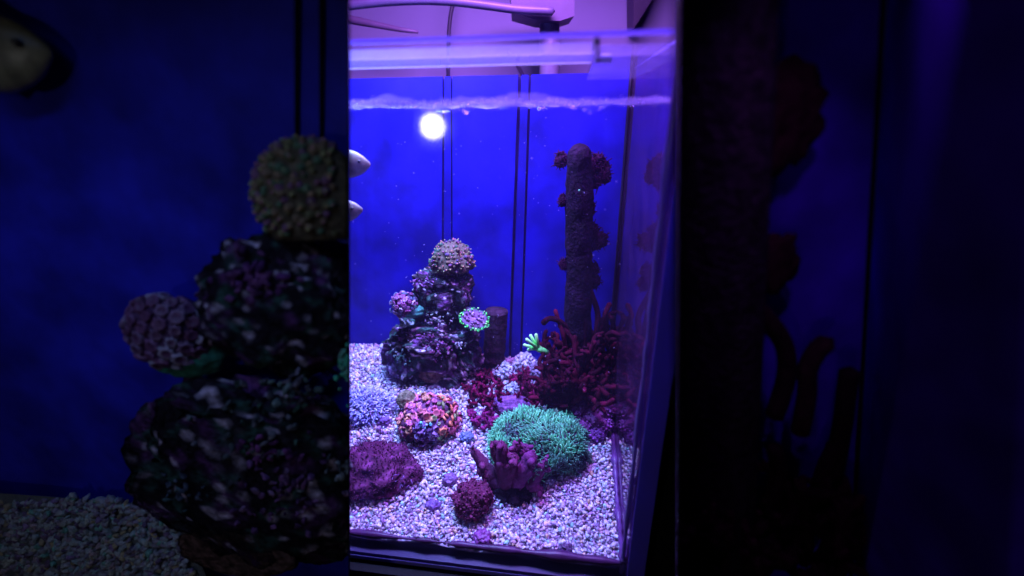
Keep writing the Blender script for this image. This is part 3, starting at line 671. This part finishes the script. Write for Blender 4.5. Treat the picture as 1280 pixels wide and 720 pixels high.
# loose pebbles that stand out
for i, (px, py, r, c, lb) in enumerate(((603, 672, 12, (.40, .10, .42), 'magenta pebble against the front glass below the plum ball'), (541, 632, 10, (.30, .14, .48), 'violet pebble left of the plum ball'), (480, 527, 9, (.26, .12, .40), 'purple pebble right of the blue tuft'), (487, 510, 10, (.26, .2, .40), 'grey purple pebble above the small purple pebble by the tuft'), (583, 546, 9, (.22, .3, .6), 'bluish pebble right of the frilly polyp ball'), (686, 601, 8, (.6, .6, .82), 'pale pebble right of the leather coral'), (563, 600, 10, (.38, .18, .5), 'lilac pebble between the mushroom coral and the plum ball'), (707, 686, 9, (.16, .08, .2), 'dark pebble near the front glass at right'), (462, 622, 7, (.22, .2, .36), 'dark pebble under the front edge of the mushroom coral'))):
    P = gp(px, py, .002); s = pxm(P)
    mb = rock(MB(), P, (r * .95 * s, r * .8 * s, r * .7 * s), 150 + i, .42, 2.4, 4, pal=lambda q, b, c=c: np.array(c) * .6 * (1 + .4 * fb(q, 4, 3, 3)))
    o = mb.build('pebble', M_GRAVEL); tag(o, lb, 'pebble', 'larger pebbles lying on the gravel')

# ------------------------------------------------------------------ fish
def fish(P, L, Hh, col, belly, label, tilt=0.0, eyecol=(.02, .02, .02), name='fish'):
    root = thing(name, label, 'fish', P, None)
    n, m_ = 22, 16; vs = []; cs = []
    for i in range(n + 1):
        t = i / n; x = (t - .5) * L
        hh = Hh / 2 * max(.05, math.sin(math.pi * (.10 + .90 * t ** 1.25))) ** .62 * (1 if t > .25 else .35 + .65 * t / .25); wd = hh * .42
        for k in range(m_):
            a = 2 * math.pi * k / m_; vs.append(P + np.array([x * math.cos(tilt), wd * math.cos(a), hh * math.sin(a) + x * math.sin(tilt)]))
            cs.append(lerp(np.array(belly), np.array(col), np.array((math.sin(a) + 1) / 2)) * (1 - .45 * math.exp(-((t - .70) / .035) ** 2) - .3 * math.exp(-((t - .45) / .06) ** 2)))
    vs += [P + np.array([-.5 * L, 0, -.5 * L * math.sin(tilt)]), P + np.array([.515 * L, 0, .515 * L * math.sin(tilt)])]; cs += [col, belly]
    fs = [(i * m_ + k, i * m_ + (k + 1) % m_, (i + 1) * m_ + (k + 1) % m_, (i + 1) * m_ + k) for i in range(n) for k in range(m_)]
    a, b2 = (n + 1) * m_, (n + 1) * m_ + 1
    fs += [(a, (k + 1) % m_, k) for k in range(m_)] + [(b2, n * m_ + k, n * m_ + (k + 1) % m_) for k in range(m_)]
    MB().add(vs, fs, np.array(cs)).build('body', M_FISH, root)
    def fin(outline, nm, y=0.0, tw=.0):
        v3 = []; th = .0005
        for sgn in (-1, 1):
            for (x, z) in outline: v3.append(P + np.array([x * L, y * Hh + sgn * th + tw * abs(x), z * Hh + x * L * math.sin(tilt)]))
        q = len(outline); ff = [tuple(range(q - 1, -1, -1)), tuple(range(q, 2 * q))] + [(i, (i + 1) % q, q + (i + 1) % q, q + i) for i in range(q)]
        MB().add(v3, ff, np.array(col) * .9).build(nm, M_FISH, root, False)
    fin([(-.48, .06), (-.70, .38), (-.74, .30), (-.66, 0), (-.74, -.30), (-.70, -.38), (-.48, -.06)], 'tail_fin')
    fin([(.12, .47), (-.05, .66), (-.32, .52), (-.38, .24), (-.2, .38)], 'dorsal_fin')
    fin([(-.02, -.44), (-.16, -.60), (-.36, -.40), (-.36, -.2), (-.2, -.36)], 'anal_fin')
    fin([(.18, -.10), (.02, -.02), (.0, -.2), (.1, -.2)], 'pectoral_fin', -.2)
    ep = P + np.array([.34 * L, -.16 * Hh, .10 * Hh + .34 * L * math.sin(tilt)])
    MB().ball(ep, .055 * Hh, eyecol, 2).build('eye', M_POLYP, root)
    return root
P = at(428, 204, .43); s = pxm(P)
fish(P, 68 * s, 36 * s, (.18, .165, .115), (.29, .27, .22), 'upper of two pale fish nosing in at the left of the lit tank', -.05)
P = at(420, 264, .44); s = pxm(P)
fish(P, 66 * s, 32 * s, (.17, .16, .125), (.26, .25, .21), 'lower of two pale fish nosing in at the left of the lit tank', .05)

# ------------------------------------------------------------------ things above and behind the tank
c = at(746, 62, FR[1] + .03); sc_ = pxm(c)
cl = thing('clip', 'small olive green clip on the front brace of the tank', 'clip', c)
MB().box(at(745, 56, c[1]), 7 * sc_, .008, 12 * sc_, (.06, .09, .05)).build('jaw', M_PLASTIC, cl, False)
MB().box(at(747, 70, c[1]), 5 * sc_, .006, 15 * sc_, (.09, .11, .07)).build('tongue', M_PLASTIC, cl, False)
MB().tube([at(751, 73, c[1]), at(763, 73, c[1])], 5 * sc_, 10, (.25, .4, .5)).build('screw', M_PLASTIC, cl)

yl = .66
P = at(686, 45, yl); s = pxm(P)
ls = thing('lamp_bracket', 'mauve lamp bracket with plate, column and curved arm behind the tank', 'lamp bracket', at(686, 120, yl))
def pix_prism(pts, y0, th, mb, col):
    v = [at(x, y, y0) for x, y in pts]; q = len(v); v += [p + np.array([0, th, 0]) for p in v]
    return mb.add(v, [tuple(range(q)), tuple(range(2 * q - 1, q - 1, -1))] + [(i, q + i, q + (i + 1) % q, (i + 1) % q) for i in range(q)], col)
pix_prism([(636, -30), (718, -30), (718, 20), (700, 26), (672, 25), (640, 16)], yl, .06, MB(), (.08, .05, .12)).build('plate', M_PLASTIC, ls, False)
c0, c1 = at(687, 24, yl + .03), at(686, 130, yl + .03)
MB().tube([c0, c1], 13 * s, 18, (.15, .12, .22)).build('column', M_PLASTIC, ls)
arm = np.array([at(x, y, yl - .01) for x, y in ((430, 8), (480, 2), (530, 0), (570, 2), (610, 7), (645, 12), (690, 14))]); tt = np.linspace(0, 6, 40)
arm = np.stack([np.interp(tt, range(7), arm[:, i]) for i in range(3)], 1)
for _ in range(6): arm[1:-1] = (arm[:-2] + 2 * arm[1:-1] + arm[2:]) / 4
MB().tube(arm, 5 * s, 12, (.08, .055, .14)).build('arm', M_PLASTIC, ls)
cb = np.array([at(x, y, .76) for x, y in ((570, -30), (566, 5), (563, 20), (561, 40), (560, 90), (562, 130))]); tt = np.linspace(0, 5, 30)
cb = np.stack([np.interp(tt, range(6), cb[:, i]) for i in range(3)], 1)
tag(MB().tube(cb, 2.6 * pxm(cb[3]), 8, (.03, .02, .05)).build('power_cable', M_PLASTIC), 'dark cable hanging down behind the tank', 'cable')
ah = np.array([at(x, y, .74) for x, y in ((425, 22), (445, 26), (470, 31), (500, 37), (522, 40))])
tag(MB().tube(ah, [5 * pxm(ah[1]), 5 * pxm(ah[1]), 4 * pxm(ah[1]), 3 * pxm(ah[1]), 2 * pxm(ah[1])], 10, (.12, .07, .16)).build('air_hose', M_PLASTIC), 'thin dark hose sloping behind the tank at upper left', 'hose')
tag(MB().tube(np.array([at(x, y, .74) for x, y in ((636, 66), (642, 74), (648, 84), (654, 95), (658, 110))]), 2.6 * pxm(ah[1]), 8, (.08, .05, .12)).build('air_hose', M_PLASTIC), 'short dark hose bent down behind the brace at centre', 'hose')
mb = pix_prism([(792, -40), (830, -40), (815, 0), (792, 36)], .76, .04, MB(), (.03, .015, .05))
tag(mb.build('shelf_bracket', M_PLASTIC, smooth=False), 'dark triangular shelf bracket on the wall at upper right', 'bracket')

# ------------------------------------------------------------------ invented dim tank and contents for the blurred left band
def seam_plane(px):
    nrm = np.cross(ray(px, 0), ray(px, 720)); nrm /= np.linalg.norm(nrm); return nrm
def side_x(nrm, y, z): return -(nrm[1] * y + nrm[2] * (z - H)) / nrm[0]
NL = seam_plane(437.5)
LZ0, LZ1 = -.14, .50
yb0 = .300; sl = math.tan(YAW)
def back_y(x): return yb0 - (x + .10) * sl          # back panel line, parallel to the lit tank
def front_y(x): return back_y(x) - .043
XL = -.62
lt = thing('left_band_tank', 'invented narrow dim blue aquarium filling the blurred band at the left', 'aquarium', (-.28, .29, LZ0))
def quad_prism(c4, z0, z1, shear, mb, col):
    """vertical slab whose corners lean with the slanted end pane when shear is set"""
    v = []
    for z in (z0, z1):
        for (kind, x, y) in c4: v.append(np.array([x if kind == 'f' else side_x(shear, y, z) + x, y, z]))
    return mb.add(v, [(3, 2, 1, 0), (4, 5, 6, 7), (0, 1, 5, 4), (1, 2, 6, 5), (2, 3, 7, 6), (3, 0, 4, 7)], col)
xr = -.105
quad_prism([('s', 0, back_y(xr)), ('s', 0, back_y(xr) + .006), ('f', XL, back_y(XL) + .006), ('f', XL, back_y(XL))], LZ0, LZ1, NL, MB(), (.030, .030, .62)).build('backing_board', M_BLUE, lt, False)
quad_prism([('s', 0, back_y(xr) + .0065), ('s', 0, back_y(xr) + .0095), ('f', XL, back_y(XL) + .0095), ('f', XL, back_y(XL) + .0065)], LZ0, LZ1, NL, MB(), BLACK).build('back_panel', M_BLACK, lt, False)
quad_prism([('s', -.0012, front_y(xr)), ('s', 0, front_y(xr)), ('s', 0, back_y(xr) - .0003), ('s', -.0012, back_y(xr) - .0003)], LZ0, LZ1, NL, MB(), (.008, .008, .014)).build('end_pane', M_BLACK, lt, False)
quad_prism([('f', XL, front_y(XL)), ('f', XL + .004, front_y(XL)), ('f', XL + .004, back_y(XL) - .0005), ('f', XL, back_y(XL) - .0005)], LZ0, LZ1, NL, MB(), BLACK).build('end_pane', M_BLACK, lt, False)
quad_prism([('s', -.0035, front_y(xr)), ('s', -.0035, front_y(xr) + .003), ('f', XL + .005, front_y(XL) + .003), ('f', XL + .005, front_y(XL))], LZ0, LZ1, NL, MB(), (1, 1, 1)).build('front_pane', M_CLEAR, lt, False)
quad_prism([('s', 0, front_y(xr) - .002), ('s', 0, back_y(xr) + .01), ('f', XL, back_y(XL) + .01), ('f', XL, front_y(XL) - .002)], LZ1 + .002, LZ1 + .03, NL, MB(), BLACK).build('light_shield', M_BLACK, lt, False)  # unseen cover added to block the main lamp's light
quad_prism([('s', 0, front_y(xr) - .002), ('s', 0, back_y(xr) + .01), ('f', XL, back_y(XL) + .01), ('f', XL, front_y(XL) - .002)], LZ0 - .008, LZ0 - .001, NL, MB(), BLACK).build('bottom_pane', M_BLACK, lt, False)
for px in (371, 402):
    a, b2 = at(px, -40, back_y(-.1) + .02), at(px, 330, back_y(-.1) + .02)
    q = []
    for t in np.linspace(0, 1, 12):
        P = a + (b2 - a) * t; P = CAM + (P - CAM) * ((back_y(P[0]) - .0012) / P[1]); q.append(P)
    MB().tube(q, .0014, 6, (.004, .004, .012)).build('board_joint', M_BLACK, lt)
ls2 = thing('tank_stand', 'black cabinet under the invented left aquarium', 'cabinet', (-.28, .3, -.91))
MB().box((-.35, .315, -.531), .46, .05, .756, BLACK, (W, D, Z)).build('cabinet_body', M_BLACK, ls2, False)
def clampL(p):
    lim = side_x(NL, p[1], p[2]) - .0016; p[0] = min(p[0], lim); p[1] = min(p[1], back_y(p[0]) - .002); p[1] = max(p[1], front_y(p[0]) + .0045); return p
YL = lambda px: back_y(at(px, 400, .27)[0]) - .020
def lrock(px, py, rx, rz, seed, label, amp=.22, pal=None, name='live_rock', sub=5, cat='rock', dy=0, mat=M_ROCK):
    y = YL(px) + dy; P = at(px, py, y); s = pxm(P)
    o = rock(MB(), P, (rx * s, .018, rz * s), seed, amp, 1.9, sub, pal=pal, clamp=clampL).build(name, mat); tag(o, label, cat); return o, P, s
lr, Pq, sq = lrock(330, 600, 160, 150, 203, 'big dark encrusted rock at the base of the dim left tower', .2)
for (cx, cy, nn, rx, ry, cols) in ((352, 615, 70, 30, 28, [(.6, .25, .6), (.45, .2, .5), (.7, .4, .7)]), (325, 570, 22, 16, 8, [(.55, .16, .5)]), (365, 485, 26, 22, 14, [(.5, .45, .55), (.35, .5, .45)]), (225, 630, 26, 22, 16, [(.2, .35, .35), (.25, .3, .4)]), (425, 585, 10, 9, 8, [(.7, .8, .85)]), (310, 540, 50, 45, 40, [(.3, .35, .35), (.5, .5, .55), (.15, .3, .2)])):
    mb = MB()
    for k in range(nn):
        P = at(cx + rng.normal() * rx, cy + rng.normal() * ry, YL(340) - .0165 + rng.normal() * .001); P = clampL(P); grain(mb, P, rng.uniform(2.5, 8) * sq * .8, 2, np.array(cols[rng.integers(len(cols))]) * rng.uniform(.2, .7), .4)
    tag(mb.build('crust', M_ROCK, lr), kind='stuff')
lrock(300, 690, 80, 42, 207, 'brown domed rock at the foot of the dim left tower', .12, lambda q, b: np.array((.16, .09, .07)) * (1 + .4 * fb(q, 6, 3, 2)), dy=-.006)
lm, _, _ = lrock(355, 385, 108, 92, 205, 'dark mauve rock in the middle of the dim left tower', .22)
mb = MB()
for k in range(40):
    P = clampL(at(318 + rng.normal() * 20, 350 + rng.normal() * 14, YL(340) - .0155)); grain(mb, P, rng.uniform(4, 9) * sq * .8, 2, np.array([(.22, .08, .22), (.16, .05, .2)][rng.integers(2)]), .4)
tag(mb.build('crust', M_ROCK, lm), kind='stuff')
# domed coral
P = at(393, 252, YL(393)); s = pxm(P)
dc = thing('domed_coral', 'large dim olive domed coral on top of the left tower', 'coral', P)
rr = np.array([76 * s, .017, 78 * s])
def dcl(p): p = clampL(p); p[2] = max(p[2], P[2] - 44 * s); return p
rock(MB(), P, rr * .95, 211, .05, 2, 5, pal=lambda q, b: np.array((.14, .11, .06)) * (1 + .5 * fb(q, 5, 3, 4)), clamp=dcl).build('cap', M_SOFT, dc)
kn = MB(); ct = MB()
for q in fib(420, -.45):
    q = q + rng.normal(size=3) * .05; q /= np.linalg.norm(q); X = clampL(P + q * rr * .95)
    if X[2] < P[2] - 42 * s or X[0] > side_x(NL, X[1], X[2]) - .009: continue
    c = [(.24, .22, .09), (.28, .13, .22), (.14, .24, .12), (.32, .22, .12)][rng.integers(4)]
    kn.ball(X, rng.uniform(3.5, 6.5) * s, c, 2)
    if rng.random() < .6: ct.ball(X + q * 4.5 * s, 2.0 * s, [(.8, .45, .2), (.7, .25, .3), (.6, .6, .2)][rng.integers(3)], 1)
tag(kn.build('knobs', M_SOFT, dc), kind='stuff'); tag(ct.build('polyp_mouths', M_POLYP, dc), kind='stuff')
# polyp clump on green plate
P = at(212, 415, YL(212) - .004); s = pxm(P)
zc = thing('polyp_clump', 'large dim pink polyp clump on a green plate, left tank', 'coral', P)
rock(MB(), at(235, 440, YL(212)), (52 * s, .014, 34 * s), 221, .12, 2, 4, pal=lambda q, b: np.array((.06, .30, .20)) * (1 + .4 * fb(q, 6, 3, 9)), clamp=clampL).build('plate', M_SOFT, zc)
rock(MB(), P, (46 * s, .014, 46 * s), 222, .1, 2, 4, pal=lambda q, b: np.array((.14, .07, .16)), clamp=clampL).build('core', M_SOFT, zc)
pm = MB()
for q in fib(80, -.9):
    if q[1] > .3: continue
    X = clampL(P + q * np.array([49 * s, .015, 49 * s])); polyp(pm, X, q * np.array([1, 2, 1]) + rng.normal(size=3) * .25, rng.uniform(8, 12) * s, [(.28, .12, .25), (.3, .18, .3), (.5, .42, .52), (.2, .07, .15)][rng.integers(4)], (.14, .05, .12), 7)
tag(pm.build('polyps', M_POLYP, zc), kind='stuff')
# green beaded coral just showing at the end pane
P = at(430, 462, YL(430) - .014); s = pxm(P); mb = MB()
for k in range(26): mb.ball(clampL(at(432 + rng.normal() * 4, 462 + rng.normal() * 16, P[1])), rng.uniform(2, 4) * s, [(.1, .7, .4), (.2, .6, .4)][rng.integers(2)], 2)
tag(mb.build('bead_coral', M_POLYP), 'strip of green beads at the right edge of the dim left tower', 'coral')
# gravel slope
lg = MB(); P0 = at(80, 650, .27); s = pxm(P0)
gv = []; gf = []
for i in range(41):
    for t in (-.12, .3, .65, 1.02):
        px = -170 + 400 * i / 40; y = front_y(at(px, 650, .27)[0]) + .005 + t * .035; gv.append(np.array([at(px, 650, y)[0], y, (.046 if px < 300 else .05) + (t - 1) * .15]))
for i in range(40):
    for k in range(3): a = i * 4 + k; gf.append((a, a + 4, a + 5, a + 1))
lg.add(gv, gf, (.20, .22, .20))
for k in range(3600):
    px = rng.uniform(-170, 215); t = rng.random(); y = front_y(at(px, 650, .27)[0]) + .005 + t * .035
    zz = .048 + (t - 1) * .15 + .006 * fb((px * .012, t * 2, 0), 1, 2) + (px - 80) * .00008
    x = at(px, 650, y)[0]; c = PAL[rng.choice(len(PAL), p=PW)] * rng.uniform(.6, 1) * np.array((.8, .95, .8))
    grain(lg, np.array([x, y, zz + rng.uniform(-.003, .0015)]), rng.uniform(.0022, .0042), 2, c)
tag(lg.build('gravel', M_GRAVEL), 'heaped pale gravel at the bottom of the dim left tank', 'gravel', kind='stuff')
P = at(-12, 66, YL(0)); s = pxm(P)
fish(P, 150 * s, 92 * s, (.30, .26, .10), (.38, .33, .16), 'dim yellowish fish at the upper left corner', .0, (.13, .11, .05))

# ------------------------------------------------------------------ invented dark tank and contents for the blurred right band
NR = seam_plane(843.0)
rt = thing('right_band_tank', 'invented very dark aquarium filling the blurred band at the far right', 'aquarium', (.22, .25, LZ0))
RB, RF, XR0 = .272, .120, 0.0
def px_plane(a, b):
    nrm = np.cross(ray(*a), ray(*b)); return nrm / np.linalg.norm(nrm)
NC, NF = px_plane((1106, 0), (1064, 720)), px_plane((1300, 0), (1262, 720))
def slab(corners, z0, z1, mb, col):        # corners: (leaning plane, offset, y)
    v = [np.array([side_x(nm, y, z) + dx, y, z]) for z in (z0, z1) for (nm, dx, y) in corners]
    return mb.add(v, [(3, 2, 1, 0), (4, 5, 6, 7), (0, 1, 5, 4), (1, 2, 6, 5), (2, 3, 7, 6), (3, 0, 4, 7)], col)
slab([(NR, 0, RB), (NC, 0, RB), (NC, 0, RB + .006), (NR, 0, RB + .006)], LZ0, LZ1, MB(), (.06, .008, .60)).build('backing_board', M_BLUE, rt, False)
slab([(NR, 0, RB + .0065), (NC, .02, RB + .0065), (NC, .02, RB + .0095), (NR, 0, RB + .0095)], LZ0, LZ1, MB(), BLACK).build('back_panel', M_BLACK, rt, False)
slab([(NR, 0, RF), (NR, .0012, RF), (NR, .0012, RB - .0003), (NR, 0, RB - .0003)], LZ0, LZ1, MB(), (.004, .004, .008)).build('end_pane', M_BLACK, rt, False)
slab([(NF, 0, RF), (NF, .012, RF), (NC, .012, RB - .0005), (NC, .0005, RB - .0005)], LZ0, LZ1, MB(), (.10, .014, .85)).build('side_board', M_BLUE, rt, False)
slab([(NR, .002, RF), (NF, -.001, RF), (NF, -.001, RF + .003), (NR, .002, RF + .003)], LZ0, LZ1, MB(), (1, 1, 1)).build('front_pane', M_CLEAR, rt, False)
slab([(NR, 0, RF - .002), (NF, .02, RF - .002), (NC, .03, RB + .01), (NR, 0, RB + .01)], LZ1 + .002, LZ1 + .03, MB(), BLACK).build('light_shield', M_BLACK, rt, False)  # unseen cover added to keep the main lamp out of this tank
slab([(NR, 0, RF - .002), (NF, .02, RF - .002), (NC, .03, RB + .01), (NR, 0, RB + .01)], LZ0 - .008, LZ0 - .001, MB(), (.01, .01, .012)).build('bottom_pane', M_BLACK, rt, False)
MB().tube([np.array([side_x(NC, RB, z) - .001, RB - .002, z]) for z in np.linspace(LZ0, LZ1, 20)], [.0022 * (1 + .3 * fb((i * .4, 0, 0), 1, 2)) for i in range(20)], 8, (.004, .003, .008)).build('silicone_seam', M_BLACK, rt)
rs = thing('tank_stand', 'black cabinet under the invented right aquarium', 'cabinet', (.21, .24, -.91))
MB().box((.20, .23, -.531), .14, .09, .756, BLACK).build('cabinet_body', M_BLACK, rs, False)
def clampR(p): p[0] = max(p[0], side_x(NR, p[1], p[2]) + .0016); p[1] = np.clip(p[1], .19, RB - .001); return p
P0 = at(893, 760, .248); P1 = at(893, -60, .248); s = pxm((P0 + P1) / 2)
dp = thing('standpipe', 'wide black standpipe with growths at the left of the dark right tank', 'pipe', P0)
pts = np.array([P0 + (P1 - P0) * i / 40 for i in range(41)])
mb = MB().tube(pts, 52 * s, 28, (.018, .008, .022)); mb.v[-1] = np.array([clampR(p.copy()) for p in mb.v[-1]]); mb.build('tube', M_ROCK, dp)
for (px, py, rr, sd_) in ((975, 150, 42, 231), (965, 330, 30, 232), (985, 140, 26, 233)):
    C = at(px, py, .256); rock(MB(), C, (rr * s, .006, rr * 1.25 * s), sd_, .3, 2.2, 4, pal=lambda q, b: np.array((.030, .007, .014))).build('growth', M_ALGA, dp)
ra = thing('dark_algae', 'black branching algae at the bottom of the dark right tank', 'algae', at(960, 730, .235))
mb = MB(); DK = [(.02, .004, .012), (.03, .006, .016), (.014, .003, .01)]; mb0 = MB()
for k in range(60):
    px = rng.uniform(860, 1075); P = at(px, rng.uniform(650, 740), rng.uniform(.222, .25)); branch(mb, P, np.array([rng.normal() * .35, rng.normal() * .15, 1.0]), rng.uniform(90, 190) * s * .45, 8.5 * s, 2, DK)
mb.v = [np.array([clampR(p.copy()) for p in q]) for q in mb.v]
mb.build('fronds', M_ALGA, ra)
for k in range(9):
    pts_ = [[(968, 520), (985, 470), (982, 430), (962, 402), (940, 380)], [(1000, 540), (1010, 490), (1008, 460), (1022, 436), (1034, 428)], [(1040, 600), (1052, 540), (1058, 490), (1062, 465)], [(880, 560), (872, 500), (890, 440), (900, 400)], [(940, 560), (925, 500), (935, 450), (925, 420)], [(1020, 640), (1030, 590), (1045, 560)], [(860, 600), (868, 560), (860, 520)], [(1055, 700), (1060, 640), (1050, 600)], [(960, 640), (975, 590), (968, 560)]][k]
    q = np.array([at(x, y, .240) for x, y in pts_]); tt = np.linspace(0, len(q) - 1, 16); q = np.stack([np.interp(tt, range(len(q)), q[:, i]) for i in range(3)], 1)
    for _ in range(2): q[1:-1] = (q[:-2] + 2 * q[1:-1] + q[2:]) / 4
    MB().tube(np.array([clampR(p) for p in q]), 11 * s, 8, DK[k % 3]).build('frond', M_ALGA, ra)
for (px, py, rx, rz, nm, lb) in ((1242, 345, 16, 52, 'coral', 'faint reddish coral on the side of the dark right tank'),):
    P = at(px, py, .225); o = rock(MB(), P, (.004, .010, rz * pxm(P)), 241, .2, 2, 4, pal=lambda q, b: np.array((.35, .06, .18))).build('red_coral', M_SOFT); tag(o, lb, 'coral')

# ------------------------------------------------------------------ room lamp behind the viewer, mirrored in the front glass
dd = ray(540, 158); t = ((FR - D * GL) @ D - CAM @ D) / (dd @ D); hit = CAM + dd * t
dn = dd / np.linalg.norm(dd); rf = dn - 2 * (dn @ D) * D
LP = hit + rf * 1.5; tot = np.linalg.norm(hit - CAM) + 1.5
lamp = thing('room_lamp', 'round white lamp mirrored in the front glass of the lit tank', 'lamp', LP)
m, t, out = nt('lamp_diffuser'); e = t.nodes.new('ShaderNodeEmission'); a = t.nodes.new('ShaderNodeAttribute'); a.attribute_name = 'Col'
t.links.new(a.outputs['Color'], e.inputs[0]); e.inputs[1].default_value = 24; t.links.new(e.outputs[0], out.inputs[0])
R0 = 16.5 / F_PX * tot; uu, vv2, kk = frame_of(-rf); dm = MB(); vs = [LP + kk * .03]; cs = [(1, 1, 1)]; fs = []; prof = [(.35, 1), (.6, 1), (.78, .8), (.88, .42), (.96, .15), (1.05, .06), (1.2, .03), (1.4, .014), (1.65, .005), (1.9, .0)]
for (r_, c_) in prof:        # lamp dome with the fade of a soft glow painted into its colours
    for q in range(48):
        an = 2 * math.pi * q / 48; vs.append(LP + R0 * r_ * (math.cos(an) * uu + math.sin(an) * vv2) + kk * .03 * (1 - (r_ / 1.9) ** 2)); cs.append((c_ * .95, c_ * .93, c_))
fs = [(0, 1 + q, 1 + (q + 1) % 48) for q in range(48)]
for k in range(len(prof) - 1): fs += [(1 + k * 48 + q, 49 + k * 48 + q, 49 + k * 48 + (q + 1) % 48, 1 + k * 48 + (q + 1) % 48) for q in range(48)]
dm.add(vs, fs, np.array(cs)).build('diffuser', m, lamp)
MB().ball(LP + rf / np.linalg.norm(rf) * .02, .05, BLACK, 3).build('lamp_body', M_BLACK, lamp)
MB().tube([LP + np.array([0, 0, .04]), LP + np.array([0, 0, .5])], .004, 8, BLACK).build('cord', M_BLACK, lamp)
